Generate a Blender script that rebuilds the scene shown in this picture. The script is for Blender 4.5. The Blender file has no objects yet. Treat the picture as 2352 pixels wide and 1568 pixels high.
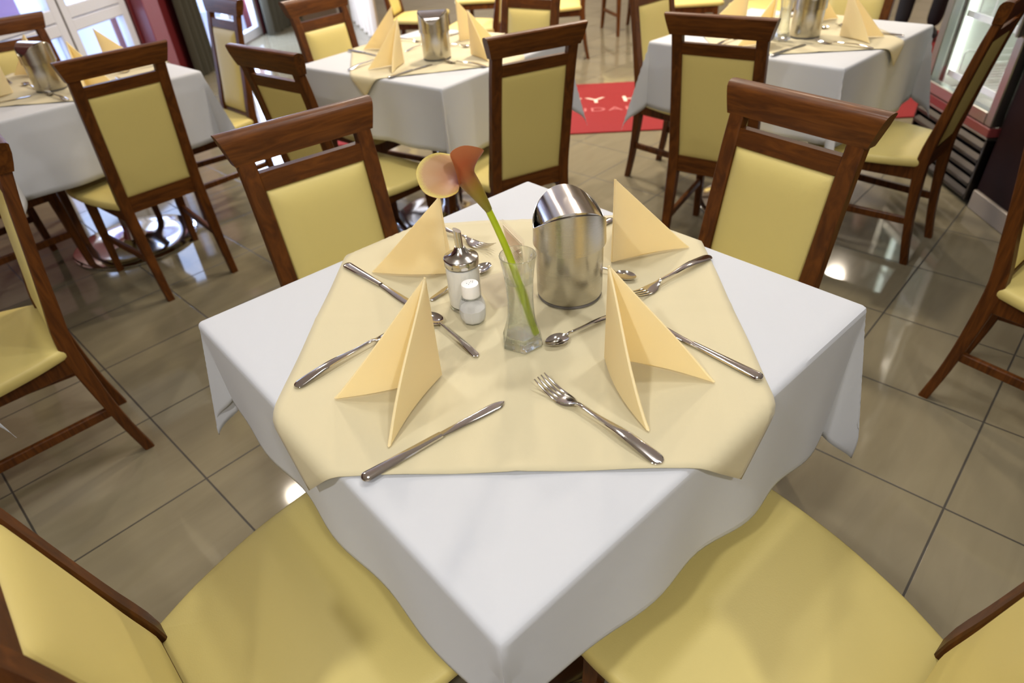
import bpy, bmesh, math, random
from mathutils import Vector, Matrix
random.seed(7)
S = bpy.context.scene
COL = S.collection
PI = math.pi

# ------------------------------------------------------------------ camera
cam_d = bpy.data.cameras.new('camera')
cam = bpy.data.objects.new('camera', cam_d)
COL.objects.link(cam)
cam.matrix_world = Matrix(((0.997319, 0.020927, 0.070117, 0.06042),
                           (0.043442, 0.601752, -0.797501, -0.88107),
                           (-0.058883, 0.798409, 0.59923, 1.35388),
                           (0, 0, 0, 1)))
cam_d.sensor_width = 36
cam_d.lens = 22.1716
cam_d.clip_start = 0.02
cam_d.dof.use_dof = True
cam_d.dof.focus_distance = 0.99
cam_d.dof.aperture_fstop = 4.2
S.camera = cam

# ------------------------------------------------------------------ world (daylight outside the windows), exposure
W = bpy.data.worlds.new('daylight')
S.world = W
W.use_nodes = True
W.node_tree.nodes['Background'].inputs[0].default_value = (0.50, 0.63, 1.0, 1)
W.node_tree.nodes['Background'].inputs[1].default_value = 2.6
S.view_settings.view_transform = 'Standard'
S.view_settings.look = 'None'
S.view_settings.gamma = 1
S.view_settings.use_curve_mapping = False
S.view_settings.exposure = 0.0

CEIL = 2.9
N_, F_ = (1.0, 0.97, 0.94), (1.0, 0.86, 0.68)
LAMPS = [(-0.62, 0.45, 0.34, N_), (0.80, 0.55, 0.50, N_), (0.15, 0.95, 0.34, N_), (-1.05, -1.75, 1.4, N_), (0.95, -2.0, 1.3, N_), (0.0, -3.0, 0.9, N_),  # third lamp added, those behind the camera placed, as fill for camera-facing surfaces
         (-2.2, 2.6, 0.40, F_), (0.05, 2.65, 1.75, F_), (1.5, 3.4, 1.1, F_),
         (-1.4, 4.4, 2.3, F_), (0.5, 4.2, 3.4, F_), (3.45, 5.9, 1.6, F_), (-0.6, 7.2, 2.4, F_)]
LAMP_W = 24.5

def lamp_light(i, x, y, k, c):
    d = bpy.data.lights.new('lamp_light', 'AREA')
    d.shape = 'DISK'
    d.size = 0.17
    d.energy = LAMP_W * k
    d.color = c
    d.spread = math.radians(165)
    o = bpy.data.objects.new('lamp_light', d)
    o.location = (x, y, CEIL - 0.035)
    COL.objects.link(o)
    return o
LAMP_OBJ = [lamp_light(i, *l) for i, l in enumerate(LAMPS)]

# daylight entering through the glazed doors of the left wall
for (y0, y1, e) in ((3.0, 4.5, 30.0), (5.45, 6.9, 350.0)):
    d = bpy.data.lights.new('window_daylight', 'AREA')
    d.shape = 'RECTANGLE'
    d.size = y1 - y0
    d.size_y = 2.0
    d.energy = e
    d.color = (0.62, 0.74, 1.0)
    o = bpy.data.objects.new('window_daylight', d)
    o.location = (-3.42, (y0 + y1) / 2, 1.1)
    o.rotation_euler = (0, -PI / 2, 0)
    COL.objects.link(o)

# ------------------------------------------------------------------ materials
def lin(c):
    return tuple((v / 12.92 if v <= 0.04045 else ((v + 0.055) / 1.055) ** 2.4) for v in (x / 255 for x in c)) + (1,)

def nt(name):
    m = bpy.data.materials.new(name)
    m.use_nodes = True
    return m, m.node_tree.nodes, m.node_tree.links, m.node_tree.nodes['Principled BSDF']

def mat(name, c, rough=0.5, metal=0.0, noise=0.0, scale=20, bump=0.0, bscale=200, coat=0.0, sheen=0.0, sub=0.0):
    m, N, L, P = nt(name)
    P.inputs['Base Color'].default_value = c
    P.inputs['Roughness'].default_value = rough
    P.inputs['Metallic'].default_value = metal
    P.inputs['Coat Weight'].default_value = coat
    P.inputs['Coat Roughness'].default_value = 0.15
    P.inputs['Sheen Weight'].default_value = sheen
    tc = N.new('ShaderNodeTexCoord')
    if noise:
        t = N.new('ShaderNodeTexNoise'); t.inputs['Scale'].default_value = scale; t.inputs['Detail'].default_value = 5
        L.new(tc.outputs['Object'], t.inputs['Vector'])
        r = N.new('ShaderNodeMapRange')
        r.inputs[3].default_value = 1 - noise; r.inputs[4].default_value = 1 + noise
        L.new(t.outputs[0], r.inputs[0])
        mx = N.new('ShaderNodeVectorMath'); mx.operation = 'SCALE'
        mx.inputs[0].default_value = c[:3]
        L.new(r.outputs[0], mx.inputs['Scale'])
        L.new(mx.outputs[0], P.inputs['Base Color'])
    if bump:
        t2 = N.new('ShaderNodeTexNoise'); t2.inputs['Scale'].default_value = bscale; t2.inputs['Detail'].default_value = 3
        L.new(tc.outputs['Object'], t2.inputs['Vector'])
        b = N.new('ShaderNodeBump'); b.inputs['Strength'].default_value = bump; b.inputs['Distance'].default_value = 0.002
        L.new(t2.outputs[0], b.inputs['Height'])
        L.new(b.outputs[0], P.inputs['Normal'])
    return m

def wood_mat(name, c1, c2, rough=0.33, coat=0.25, gs=(14, 30, 3.0)):
    m, N, L, P = nt(name)
    tc = N.new('ShaderNodeTexCoord')
    mp = N.new('ShaderNodeMapping'); mp.inputs['Scale'].default_value = gs
    L.new(tc.outputs['Object'], mp.inputs[0])
    t = N.new('ShaderNodeTexNoise'); t.inputs['Scale'].default_value = 2.5; t.inputs['Detail'].default_value = 8; t.inputs['Distortion'].default_value = 1.2
    L.new(mp.outputs[0], t.inputs['Vector'])
    r = N.new('ShaderNodeValToRGB')
    r.color_ramp.elements[0].position = 0.3; r.color_ramp.elements[0].color = c1
    r.color_ramp.elements[1].position = 0.72; r.color_ramp.elements[1].color = c2
    L.new(t.outputs[0], r.inputs[0])
    L.new(r.outputs[0], P.inputs['Base Color'])
    P.inputs['Roughness'].default_value = rough
    P.inputs['Coat Weight'].default_value = coat
    P.inputs['Coat Roughness'].default_value = 0.2
    P.inputs['Specular IOR Level'].default_value = 0.2
    return m

def cloth_mat(name, c, wv=900, hem=None):
    m, N, L, P = nt(name)
    P.inputs['Base Color'].default_value = c
    P.inputs['Roughness'].default_value = 0.85
    P.inputs['Sheen Weight'].default_value = 0.15
    tc = N.new('ShaderNodeTexCoord')
    n = N.new('ShaderNodeTexNoise'); n.inputs['Scale'].default_value = 7; n.inputs['Detail'].default_value = 3
    L.new(tc.outputs['Object'], n.inputs['Vector'])
    w = N.new('ShaderNodeTexNoise'); w.inputs['Scale'].default_value = wv; w.inputs['Detail'].default_value = 1
    L.new(tc.outputs['Object'], w.inputs['Vector'])
    a = N.new('ShaderNodeMath'); a.operation = 'MULTIPLY_ADD'; a.inputs[1].default_value = 0.05
    L.new(w.outputs[0], a.inputs[0]); L.new(n.outputs[0], a.inputs[2])
    b = N.new('ShaderNodeBump'); b.inputs['Strength'].default_value = 0.25; b.inputs['Distance'].default_value = 0.006
    L.new(a.outputs[0], b.inputs['Height']); L.new(b.outputs[0], P.inputs['Normal'])
    return m

def thin_glass(name, tint=(0.97, 0.98, 0.97, 1), rough=0.0, base=0.05, edge=0.75):
    """thin clear pane / wall: lets light straight through, reflects more at grazing angles"""
    m, N, L, P = nt(name)
    N.remove(P)
    out = N['Material Output']
    tr = N.new('ShaderNodeBsdfTransparent'); tr.inputs[0].default_value = tint
    gl = N.new('ShaderNodeBsdfGlossy'); gl.inputs['Roughness'].default_value = rough; gl.inputs[0].default_value = (1, 1, 1, 1)
    lw = N.new('ShaderNodeLayerWeight'); lw.inputs['Blend'].default_value = 0.5
    mr = N.new('ShaderNodeMapRange'); mr.inputs[3].default_value = base; mr.inputs[4].default_value = edge
    pw = N.new('ShaderNodeMath'); pw.operation = 'POWER'; pw.inputs[1].default_value = 4.0
    L.new(lw.outputs['Facing'], pw.inputs[0]); L.new(pw.outputs[0], mr.inputs[0])
    mx = N.new('ShaderNodeMixShader')
    L.new(mr.outputs[0], mx.inputs[0]); L.new(tr.outputs[0], mx.inputs[1]); L.new(gl.outputs[0], mx.inputs[2])
    L.new(mx.outputs[0], out.inputs[0])
    return m

def steel_mat(name, c=(0.60, 0.57, 0.53, 1), rough=0.22, brush=True, sc=(1.5, 1.5, 260)):
    m, N, L, P = nt(name)
    P.inputs['Base Color'].default_value = c
    P.inputs['Metallic'].default_value = 1
    P.inputs['Roughness'].default_value = rough
    if brush:
        tc = N.new('ShaderNodeTexCoord')
        mp = N.new('ShaderNodeMapping'); mp.inputs['Scale'].default_value = sc
        L.new(tc.outputs['Object'], mp.inputs[0])
        t = N.new('ShaderNodeTexNoise'); t.inputs['Scale'].default_value = 8; t.inputs['Detail'].default_value = 4
        L.new(mp.outputs[0], t.inputs['Vector'])
        r = N.new('ShaderNodeMapRange'); r.inputs[3].default_value = rough * 0.8; r.inputs[4].default_value = rough * 1.4
        L.new(t.outputs[0], r.inputs[0]); L.new(r.outputs[0], P.inputs['Roughness'])
        b = N.new('ShaderNodeBump'); b.inputs['Strength'].default_value = 0.025; b.inputs['Distance'].default_value = 0.0005
        L.new(t.outputs[0], b.inputs['Height']); L.new(b.outputs[0], P.inputs['Normal'])
        P.inputs['Anisotropic'].default_value = 0.4
    return m

def emit_mat(name, c, s):
    m, N, L, P = nt(name)
    P.inputs['Base Color'].default_value = c
    P.inputs['Emission Color'].default_value = c
    P.inputs['Emission Strength'].default_value = s
    return m

M = {}
M['wood'] = wood_mat('reddish_brown_wood', (0.050, 0.0145, 0.0022, 1), (0.128, 0.040, 0.0055, 1), 0.45, 0.06)
M['wood_rail'] = wood_mat('reddish_brown_wood_rail', (0.052, 0.015, 0.0022, 1), (0.132, 0.042, 0.0055, 1), 0.43, 0.08, (3.5, 30, 30))
M['leather'] = mat('cream_yellow_leatherette', (0.62, 0.515, 0.175, 1), 0.5, bump=0.08, bscale=420, noise=0.02, scale=6)
M['cloth'] = cloth_mat('white_table_linen', (0.475, 0.495, 0.53, 1))
M['overlay'] = cloth_mat('cream_table_linen', (0.52, 0.465, 0.30, 1))
M['steel'] = steel_mat('brushed_steel', (0.58, 0.55, 0.50, 1), 0.24)
M['chrome'] = steel_mat('polished_steel', (0.60, 0.575, 0.55, 1), 0.09, brush=False)
M['cap_steel'] = steel_mat('smooth_cap_steel', (0.55, 0.525, 0.48, 1), 0.17, brush=False)
M['base_steel'] = steel_mat('polished_base_steel', (0.72, 0.73, 0.76, 1), 0.10, brush=False)
M['white_plastic'] = mat('white_plastic', (0.85, 0.84, 0.82, 1), 0.3)
M['sugar'] = mat('white_sugar', (0.86, 0.84, 0.80, 1), 0.8, bump=0.5, bscale=1500)
M['salt'] = mat('white_salt', (0.86, 0.85, 0.84, 1), 0.9, bump=0.5, bscale=1500)
M['glass'] = thin_glass('clear_thin_glass', base=0.04, edge=0.8)
M['facet_glass'] = thin_glass('faceted_glass', base=0.07, edge=0.95)
M['acrylic'] = thin_glass('clear_acrylic', (0.99, 0.985, 0.98, 1), base=0.05, edge=0.6)
M['pane'] = thin_glass('window_pane', (0.95, 0.97, 1, 1), base=0.03, edge=0.6)
M['black'] = mat('black_shadow_gap', (0.01, 0.01, 0.012, 1), 0.5)
M['hole'] = mat('dark_hole', (0.03, 0.03, 0.03, 1), 0.8)

def solid_glass(name, c=(1, 1, 1, 1), ior=1.5, mixt=0.45):
    m, N, L, P = nt(name)
    N.remove(P)
    out = N['Material Output']
    g = N.new('ShaderNodeBsdfGlass'); g.inputs['IOR'].default_value = ior; g.inputs['Roughness'].default_value = 0.0
    g.inputs['Color'].default_value = c
    t = N.new('ShaderNodeBsdfTransparent'); t.inputs[0].default_value = c
    mx = N.new('ShaderNodeMixShader'); mx.inputs[0].default_value = mixt
    L.new(g.outputs[0], mx.inputs[1]); L.new(t.outputs[0], mx.inputs[2]); L.new(mx.outputs[0], out.inputs[0])
    return m
M['glass_solid'] = solid_glass('thick_clear_glass', (0.985, 1.0, 0.985, 1), 1.48, 0.15)
M['glass_wall'] = solid_glass('vase_glass', (0.99, 1.0, 0.99, 1), 1.47, 0.30)
M['water'] = solid_glass('clear_water', (0.99, 1.0, 0.985, 1), 1.25, 0.35)

# napkin paper: translucent tissue
def paper_mat():
    m, N, L, P = nt('yellow_tissue_paper')
    P.inputs['Base Color'].default_value = (0.97, 0.895, 0.585, 1)
    P.inputs['Roughness'].default_value = 0.9
    tc = N.new('ShaderNodeTexCoord')
    t = N.new('ShaderNodeTexNoise'); t.inputs['Scale'].default_value = 500
    L.new(tc.outputs['Object'], t.inputs['Vector'])
    b = N.new('ShaderNodeBump'); b.inputs['Strength'].default_value = 0.15; b.inputs['Distance'].default_value = 0.001
    L.new(t.outputs[0], b.inputs['Height']); L.new(b.outputs[0], P.inputs['Normal'])
    tl = N.new('ShaderNodeBsdfTranslucent'); tl.inputs[0].default_value = (0.99, 0.80, 0.34, 1)
    mx = N.new('ShaderNodeMixShader'); mx.inputs[0].default_value = 0.36
    L.new(P.outputs[0], mx.inputs[1]); L.new(tl.outputs[0], mx.inputs[2])
    L.new(mx.outputs[0], N['Material Output'].inputs[0])
    return m
M['paper'] = paper_mat()

# floor tiles: 39.7 cm squares laid at 50 degrees
def tile_mat():
    m, N, L, P = nt('polished_stone_tile')
    g = N.new('ShaderNodeNewGeometry')
    sub = N.new('ShaderNodeVectorMath'); sub.operation = 'SUBTRACT'
    sub.inputs[1].default_value = (-0.9548, 0.2939, 0)
    L.new(g.outputs['Position'], sub.inputs[0])
    rot = N.new('ShaderNodeVectorRotate'); rot.rotation_type = 'Z_AXIS'; rot.inputs['Angle'].default_value = -math.radians(49.913)
    L.new(sub.outputs[0], rot.inputs['Vector'])
    br = N.new('ShaderNodeTexBrick')
    br.offset = 0.0; br.squash = 1.0
    br.inputs['Scale'].default_value = 1.0
    br.inputs['Brick Width'].default_value = 0.397
    br.inputs['Row Height'].default_value = 0.397
    br.inputs['Mortar Size'].default_value = 0.0032
    br.inputs['Mortar Smooth'].default_value = 0.3
    br.inputs['Color1'].default_value = (0.188, 0.163, 0.106, 1)
    br.inputs['Color2'].default_value = (0.176, 0.152, 0.099, 1)
    br.inputs['Mortar'].default_value = (0.035, 0.03, 0.022, 1)
    L.new(rot.outputs[0], br.inputs['Vector'])
    mp = N.new('ShaderNodeMapping'); mp.inputs['Scale'].default_value = (2.0, 11.0, 1)
    L.new(rot.outputs[0], mp.inputs[0])
    n = N.new('ShaderNodeTexNoise'); n.inputs['Scale'].default_value = 1.6; n.inputs['Detail'].default_value = 7; n.inputs['Distortion'].default_value = 0.8
    L.new(mp.outputs[0], n.inputs['Vector'])
    r = N.new('ShaderNodeMapRange'); r.inputs[3].default_value = 0.82; r.inputs[4].default_value = 1.16
    L.new(n.outputs[0], r.inputs[0])
    v = N.new('ShaderNodeVectorMath'); v.operation = 'SCALE'
    L.new(br.outputs['Color'], v.inputs[0]); L.new(r.outputs[0], v.inputs['Scale'])
    L.new(v.outputs[0], P.inputs['Base Color'])
    rr = N.new('ShaderNodeMapRange'); rr.inputs[3].default_value = 0.07; rr.inputs[4].default_value = 0.6
    L.new(br.outputs['Fac'], rr.inputs[0]); L.new(rr.outputs[0], P.inputs['Roughness'])
    b = N.new('ShaderNodeBump'); b.invert = True; b.inputs['Strength'].default_value = 0.4; b.inputs['Distance'].default_value = 0.001
    L.new(br.outputs['Fac'], b.inputs['Height']); L.new(b.outputs[0], P.inputs['Normal'])
    return m
M['tile'] = tile_mat()
M['plaster'] = mat('cream_plaster', (0.74, 0.68, 0.58, 1), 0.9, noise=0.03, scale=4)
M['ceiling'] = mat('white_ceiling_paint', (0.82, 0.80, 0.77, 1), 0.95)
M['burgundy'] = mat('burgundy_wall_panel', (0.10, 0.012, 0.014, 1), 0.35, noise=0.1, scale=5)
M['dark_panel'] = mat('dark_mahogany_panel', (0.011, 0.002, 0.0015, 1), 0.55, noise=0.15, scale=8)
M['dark_panel'].node_tree.nodes['Principled BSDF'].inputs['Specular IOR Level'].default_value = 0.12
M['olive'] = mat('dark_olive_curtain', (0.040, 0.036, 0.022, 1), 0.95)
M['pvc'] = mat('white_window_frame', (0.52, 0.54, 0.60, 1), 0.35)
M['seal'] = mat('grey_rubber_seal', (0.12, 0.11, 0.10, 1), 0.6)
M['red'] = mat('red_carpet', (0.19, 0.0035, 0.004, 1), 0.95, bump=0.5, bscale=700, noise=0.12, scale=60)
M['carpet_print'] = mat('cream_carpet_print', (0.60, 0.48, 0.40, 1), 0.95)
M['carpet_print2'] = mat('faded_carpet_print', (0.36, 0.10, 0.10, 1), 0.95)

# ------------------------------------------------------------------ mesh helpers
def link(name, me, m=None, parent=None, smooth=True):
    o = bpy.data.objects.new(name, me)
    COL.objects.link(o)
    if m:
        me.materials.append(m)
    if smooth:
        for p in me.polygons:
            p.use_smooth = True
        try:
            me.set_sharp_from_angle(angle=math.radians(38))
        except Exception:
            pass
    if parent:
        o.parent = parent
    return o

def mesh(name, V, F, m=None, parent=None, smooth=True, recalc=True):
    me = bpy.data.meshes.new(name)
    me.from_pydata([tuple(v) for v in V], [], F)
    if recalc:
        bm = bmesh.new(); bm.from_mesh(me)
        bmesh.ops.recalc_face_normals(bm, faces=bm.faces)
        bm.to_mesh(me); bm.free()
    me.update()
    return link(name, me, m, parent, smooth)

class G:
    """collects geometry of ONE part"""
    def __init__(s):
        s.V = []; s.F = []
    def loft(s, rings, cap0=True, cap1=True, closed=True):
        b = len(s.V); n = len(rings[0])
        for r in rings:
            s.V += [tuple(p) for p in r]
        for i in range(len(rings) - 1):
            for j in range(n if closed else n - 1):
                a = b + i * n + j; c = b + i * n + (j + 1) % n
                s.F.append((a, c, c + n, a + n))
        if cap0: s.F.append(tuple(b + j for j in range(n))[::-1])
        if cap1: s.F.append(tuple(b + (len(rings) - 1) * n + j for j in range(n)))
        return s
    def box(s, x0, x1, y0, y1, z0, z1, bv=0.002):
        bv = min(bv, abs(x1 - x0) / 2.2, abs(y1 - y0) / 2.2, abs(z1 - z0) / 2.2)
        def ring(ix, z):
            return [(x0 + ix + (bv if ix == 0 else 0), y0 + ix, z), (x1 - ix - (bv if ix == 0 else 0), y0 + ix, z),
                    (x1 - ix, y0 + ix + (bv if ix == 0 else 0), z), (x1 - ix, y1 - ix - (bv if ix == 0 else 0), z),
                    (x1 - ix - (bv if ix == 0 else 0), y1 - ix, z), (x0 + ix + (bv if ix == 0 else 0), y1 - ix, z),
                    (x0 + ix, y1 - ix - (bv if ix == 0 else 0), z), (x0 + ix, y0 + ix + (bv if ix == 0 else 0), z)]
        def ring2(z):
            return [(x0 + 2 * bv, y0 + bv, z), (x1 - 2 * bv, y0 + bv, z), (x1 - bv, y0 + 2 * bv, z), (x1 - bv, y1 - 2 * bv, z),
                    (x1 - 2 * bv, y1 - bv, z), (x0 + 2 * bv, y1 - bv, z), (x0 + bv, y1 - 2 * bv, z), (x0 + bv, y0 + 2 * bv, z)]
        return s.loft([ring2(z0), ring(0, z0 + bv), ring(0, z1 - bv), ring2(z1)])
    def bar(s, p0, p1, hw, hh, up=(0, 0, 1), ch=0.15):
        p0 = Vector(p0); p1 = Vector(p1); d = (p1 - p0).normalized(); up = Vector(up)
        x = d.cross(up).normalized(); y = x.cross(d)
        c = min(hw, hh) * ch * 2
        pr = [(-hw + c, -hh), (hw - c, -hh), (hw, -hh + c), (hw, hh - c), (hw - c, hh), (-hw + c, hh), (-hw, hh - c), (-hw, -hh + c)]
        return s.loft([[p + x * a + y * b for a, b in pr] for p in (p0, p1)])
    def tube(s, pts, rad, n=12, cap=True):
        pts = [Vector(p) for p in pts]
        if not hasattr(rad, '__len__'): rad = [rad] * len(pts)
        rings = []
        t0 = (pts[1] - pts[0]).normalized()
        nrm = t0.orthogonal().normalized()
        for i, p in enumerate(pts):
            t = (pts[min(i + 1, len(pts) - 1)] - pts[max(i - 1, 0)]).normalized()
            nrm = (nrm - t * nrm.dot(t)).normalized()
            b = t.cross(nrm)
            rings.append([p + (nrm * math.cos(2 * PI * k / n) + b * math.sin(2 * PI * k / n)) * rad[i] for k in range(n)])
        return s.loft(rings, cap, cap)
    def lathe(s, prof, n=40, c=(0, 0), cap0=True, cap1=True):
        return s.loft([[(c[0] + r * math.cos(2 * PI * k / n), c[1] + r * math.sin(2 * PI * k / n), z) for k in range(n)] for r, z in prof], cap0, cap1)
    def obj(s, name, m=None, parent=None, smooth=True):
        return mesh(name, s.V, s.F, m, parent, smooth)

def thing(name, label, cat, loc=(0, 0, 0), rz=0.0, group=None):
    o = bpy.data.objects.new(name, None)
    COL.objects.link(o)
    o.empty_display_size = 0.1
    o.location = loc; o.rotation_euler = (0, 0, rz)
    return tag(o, label, cat, group)

def tag(o, label, cat, group=None):
    o['label'] = label; o['category'] = cat
    if group: o['group'] = group
    return o

def struct(o):
    o['kind'] = 'structure'
    return o

def copy_tree(o, parent=None):
    c = o.copy(); COL.objects.link(c); c.parent = parent
    for ch in list(o.children):
        copy_tree(ch, c)
    return c

R = math.radians

# ------------------------------------------------------------------ room
def room():
    X0, X1, Y0, Y1 = -3.2, 4.6, -3.6, 9.8
    struct(G().box(X0 - 0.3, X1 + 0.3, Y0 - 0.3, Y1 + 0.3, -0.1, 0, 0.001).obj('floor', M['tile'], smooth=False))
    struct(G().box(X0 - 0.3, X1 + 0.3, Y0 - 0.3, Y1 + 0.3, CEIL, CEIL + 0.1, 0.001).obj('ceiling', M['ceiling'], smooth=False))
    struct(G().box(X1, X1 + 0.2, Y0, Y1, 0, CEIL, 0.001).obj('wall_right', M['plaster'], smooth=False))
    struct(G().box(X0, X1, Y1, Y1 + 0.2, 0, CEIL, 0.001).obj('wall_far', M['plaster'], smooth=False))
    struct(G().box(X0, X1, Y0 - 0.2, Y0, 0, CEIL, 0.001).obj('wall_near', M['plaster'], smooth=False))
    # left wall with two glazed openings
    g = G()
    for y0, y1 in ((Y0, 2.93), (4.475, 5.45), (6.9, Y1)):
        g.box(X0 - 0.2, X0, y0, y1, 0, CEIL, 0.001)
    g.box(X0 - 0.2, X0, 2.93, 4.475, 2.25, CEIL, 0.001); g.box(X0 - 0.2, X0, 5.45, 6.9, 2.25, CEIL, 0.001)
    struct(g.obj('wall_left', M['burgundy'], smooth=False))
    # projecting burgundy column between the glazed door and the curtain
    struct(G().box(X0, X0 + 0.10, 4.50, 4.72, 0, CEIL, 0.004).obj('trim_1', mat('burgundy_column', (0.17, 0.035, 0.05, 1), 0.3), smooth=False))

    # glazed doors: outer frame, two leaves with an upper and a lower pane each
    def leaf(n, y0, y1):
        fr = G()
        w = 0.085
        xa, xb = X0 - 0.09, X0 - 0.02
        fr.box(xa, xb, y0, y0 + w, 0.0, 2.25, 0.006); fr.box(xa, xb, y1 - w, y1, 0.0, 2.25, 0.006)
        for z0, z1 in ((0.0, 0.13), (0.625, 0.70), (0.705, 0.785), (2.15, 2.25)):
            fr.box(xa, xb, y0 + w * .9, y1 - w * .9, z0, z1, 0.006)
        o = struct(fr.obj('door_%d' % n, M['pvc'], smooth=False))
        G().box(X0 - 0.06, X0 - 0.05, y0 + w, y1 - w, 0.13, 0.625, 0.001).obj('pane', M['pane'], o, False)
        G().box(X0 - 0.06, X0 - 0.05, y0 + w, y1 - w, 0.785, 2.15, 0.001).obj('pane', M['pane'], o, False)
        h = G(); h.box(X0 - 0.02, X0 + 0.0, y0 + 0.03, y0 + 0.055, 1.0, 1.16, 0.003); h.tube([(X0 + 0.01, y0 + 0.042, 1.08), (X0 + 0.045, y0 + 0.042, 1.08), (X0 + 0.05, y0 + 0.06, 1.08), (X0 + 0.05, y0 + 0.15, 1.08)], 0.009)
        h.obj('handle', M['chrome'], o)
        s = G(); s.box(X0 - 0.05, X0 - 0.018, y0 - 0.006, y0 + 0.002, 0.02, 2.24, 0.001); s.obj('seal', M['seal'], o, False)
        return o
    leaf(1, 2.935, 3.70)
    leaf(2, 3.71, 4.47)
    o = G()
    for y0, y1 in ((5.45, 5.53), (6.14, 6.22), (6.82, 6.9)):
        o.box(X0 - 0.09, X0 - 0.02, y0, y1, 0, 2.25, 0.006)
    for z0, z1 in ((0, 0.1), (2.15, 2.25)):
        o.box(X0 - 0.09, X0 - 0.02, 5.53, 6.82, z0, z1, 0.006)
    o = struct(o.obj('window_1', M['pvc'], smooth=False))
    for y0, y1 in ((5.53, 6.14), (6.22, 6.82)):
        G().box(X0 - 0.06, X0 - 0.05, y0, y1, 0.1, 2.15, 0.001).obj('pane', M['pane'], o, False)
    struct(G().box(-9, X0 - 0.35, 1.0, 9.0, -0.14, -0.04, 0.001).obj('floor_outside', mat('pale_outdoor_paving', (0.75, 0.77, 0.82, 1), 0.9), smooth=False))
    struct(G().box(-5.1, -4.9, 4.75, 5.5, -0.04, 1.3, 0.001).obj('wall_outside', mat('mauve_outdoor_wall', (0.36, 0.26, 0.42, 1), 0.9), smooth=False))
room()

def curtain(y0, y1, x, label, m, n=9, amp=0.05):
    g = G()
    K = n * 10
    rings = []
    for z in (0.01, 0.6, 1.4, 2.0, 2.5, 2.75):
        f = 1.0 - 0.25 * z / 2.75
        fr = [(x + amp * f * math.sin(2 * PI * n * k / K) + 0.01 * math.sin(5.1 * k / K + z), y0 + (y1 - y0) * k / K, z) for k in range(K + 1)]
        bk = [(p[0] - 0.006, p[1], p[2]) for p in reversed(fr)]
        rings.append(fr + bk)
    g.loft(rings)
    return tag(g.obj('curtain', m), label, 'curtain', None)
curtain(4.98, 5.40, -3.12, 'dark olive curtain hanging beside the burgundy column, left of the white floor glare', M['olive'], 4)
curtain(6.72, 7.9, -3.08, 'wide dark olive curtain at the far left wall, behind the light brown chair', M['olive'], 8, 0.06)

def curtain_line(p0, p1, label, m, n, amp):
    g = G(); K = n * 10
    d = (Vector(p1) - Vector(p0)); nn = Vector((-d.y, d.x)).normalized()
    rings = []
    for z in (0.01, 0.6, 1.4, 2.0, 2.5, 2.8):
        fr = []
        for k in range(K + 1):
            q = Vector(p0) + d * (k / K) + nn * (amp * (1 - 0.1 * z) * math.sin(2 * PI * n * k / K))
            fr.append((q.x, q.y, z))
        bk = [(x + nn.x * 0.006, y + nn.y * 0.006, z) for x, y, z in reversed(fr)]
        rings.append(fr + bk)
    g.loft(rings)
    return tag(g.obj('curtain', m), label, 'curtain')
curtain_line((-1.70, 6.15), (-2.30, 7.50), 'beige curtain with long folds near the top edge, left of the far chairs', mat('beige_curtain', (0.42, 0.34, 0.25, 1), 0.95), 6, 0.05)

# ceiling lamps, added fill ones included (housing and glowing disc); their light is set at the top
def make_lamp(loc):
    t = thing('ceiling_lamp', 'round recessed ceiling lamp', 'lamp', loc, 0, 'recessed ceiling lamps over the tables')
    G().lathe([(0.09, -0.001), (0.125, -0.001), (0.125, -0.012), (0.118, -0.02), (0.095, -0.02), (0.09, -0.012)], 36, cap0=False, cap1=False).obj('ring', M['white_plastic'], t)
    G().lathe([(0.0005, -0.004), (0.09, -0.004), (0.09, -0.008), (0.0005, -0.008)], 36).obj('diffuser', emit_mat('lamp_diffuser', (1, 0.94, 0.86, 1), 6), t)
    return t
lp = None
for (x, y, k, c_) in LAMPS:
    if lp is None:
        lp = make_lamp((x, y, CEIL))
    else:
        c = copy_tree(lp); c.location = (x, y, CEIL)

# ------------------------------------------------------------------ chair
def cubic(xs, ys):
    """Catmull-Rom style interpolation"""
    def f(x):
        if x <= xs[0]: return ys[0]
        if x >= xs[-1]: return ys[-1]
        for i in range(len(xs) - 1):
            if x <= xs[i + 1]: break
        h = xs[i + 1] - xs[i]; t = (x - xs[i]) / h
        def sl(k):
            a = max(k - 1, 0); b = min(k + 1, len(xs) - 1)
            return (ys[b] - ys[a]) / (xs[b] - xs[a])
        m0, m1 = sl(i) * h, sl(i + 1) * h
        return (2 * t**3 - 3 * t**2 + 1) * ys[i] + (t**3 - 2 * t**2 + t) * m0 + (-2 * t**3 + 3 * t**2) * ys[i + 1] + (t**3 - t**2) * m1
    return f

py = cubic([0, .12, .28, .42, .55, .70, .811, .876, .91], [-.049, -.026, -.006, .002, -.017, -.0405, -.0590, -.0730, -.0800])

def chamf(hw, hd, c):
    return [(-hw + c, -hd), (hw - c, -hd), (hw, -hd + c), (hw, hd - c), (hw - c, hd), (-hw + c, hd), (-hw, hd - c), (-hw, -hd + c)]

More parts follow.
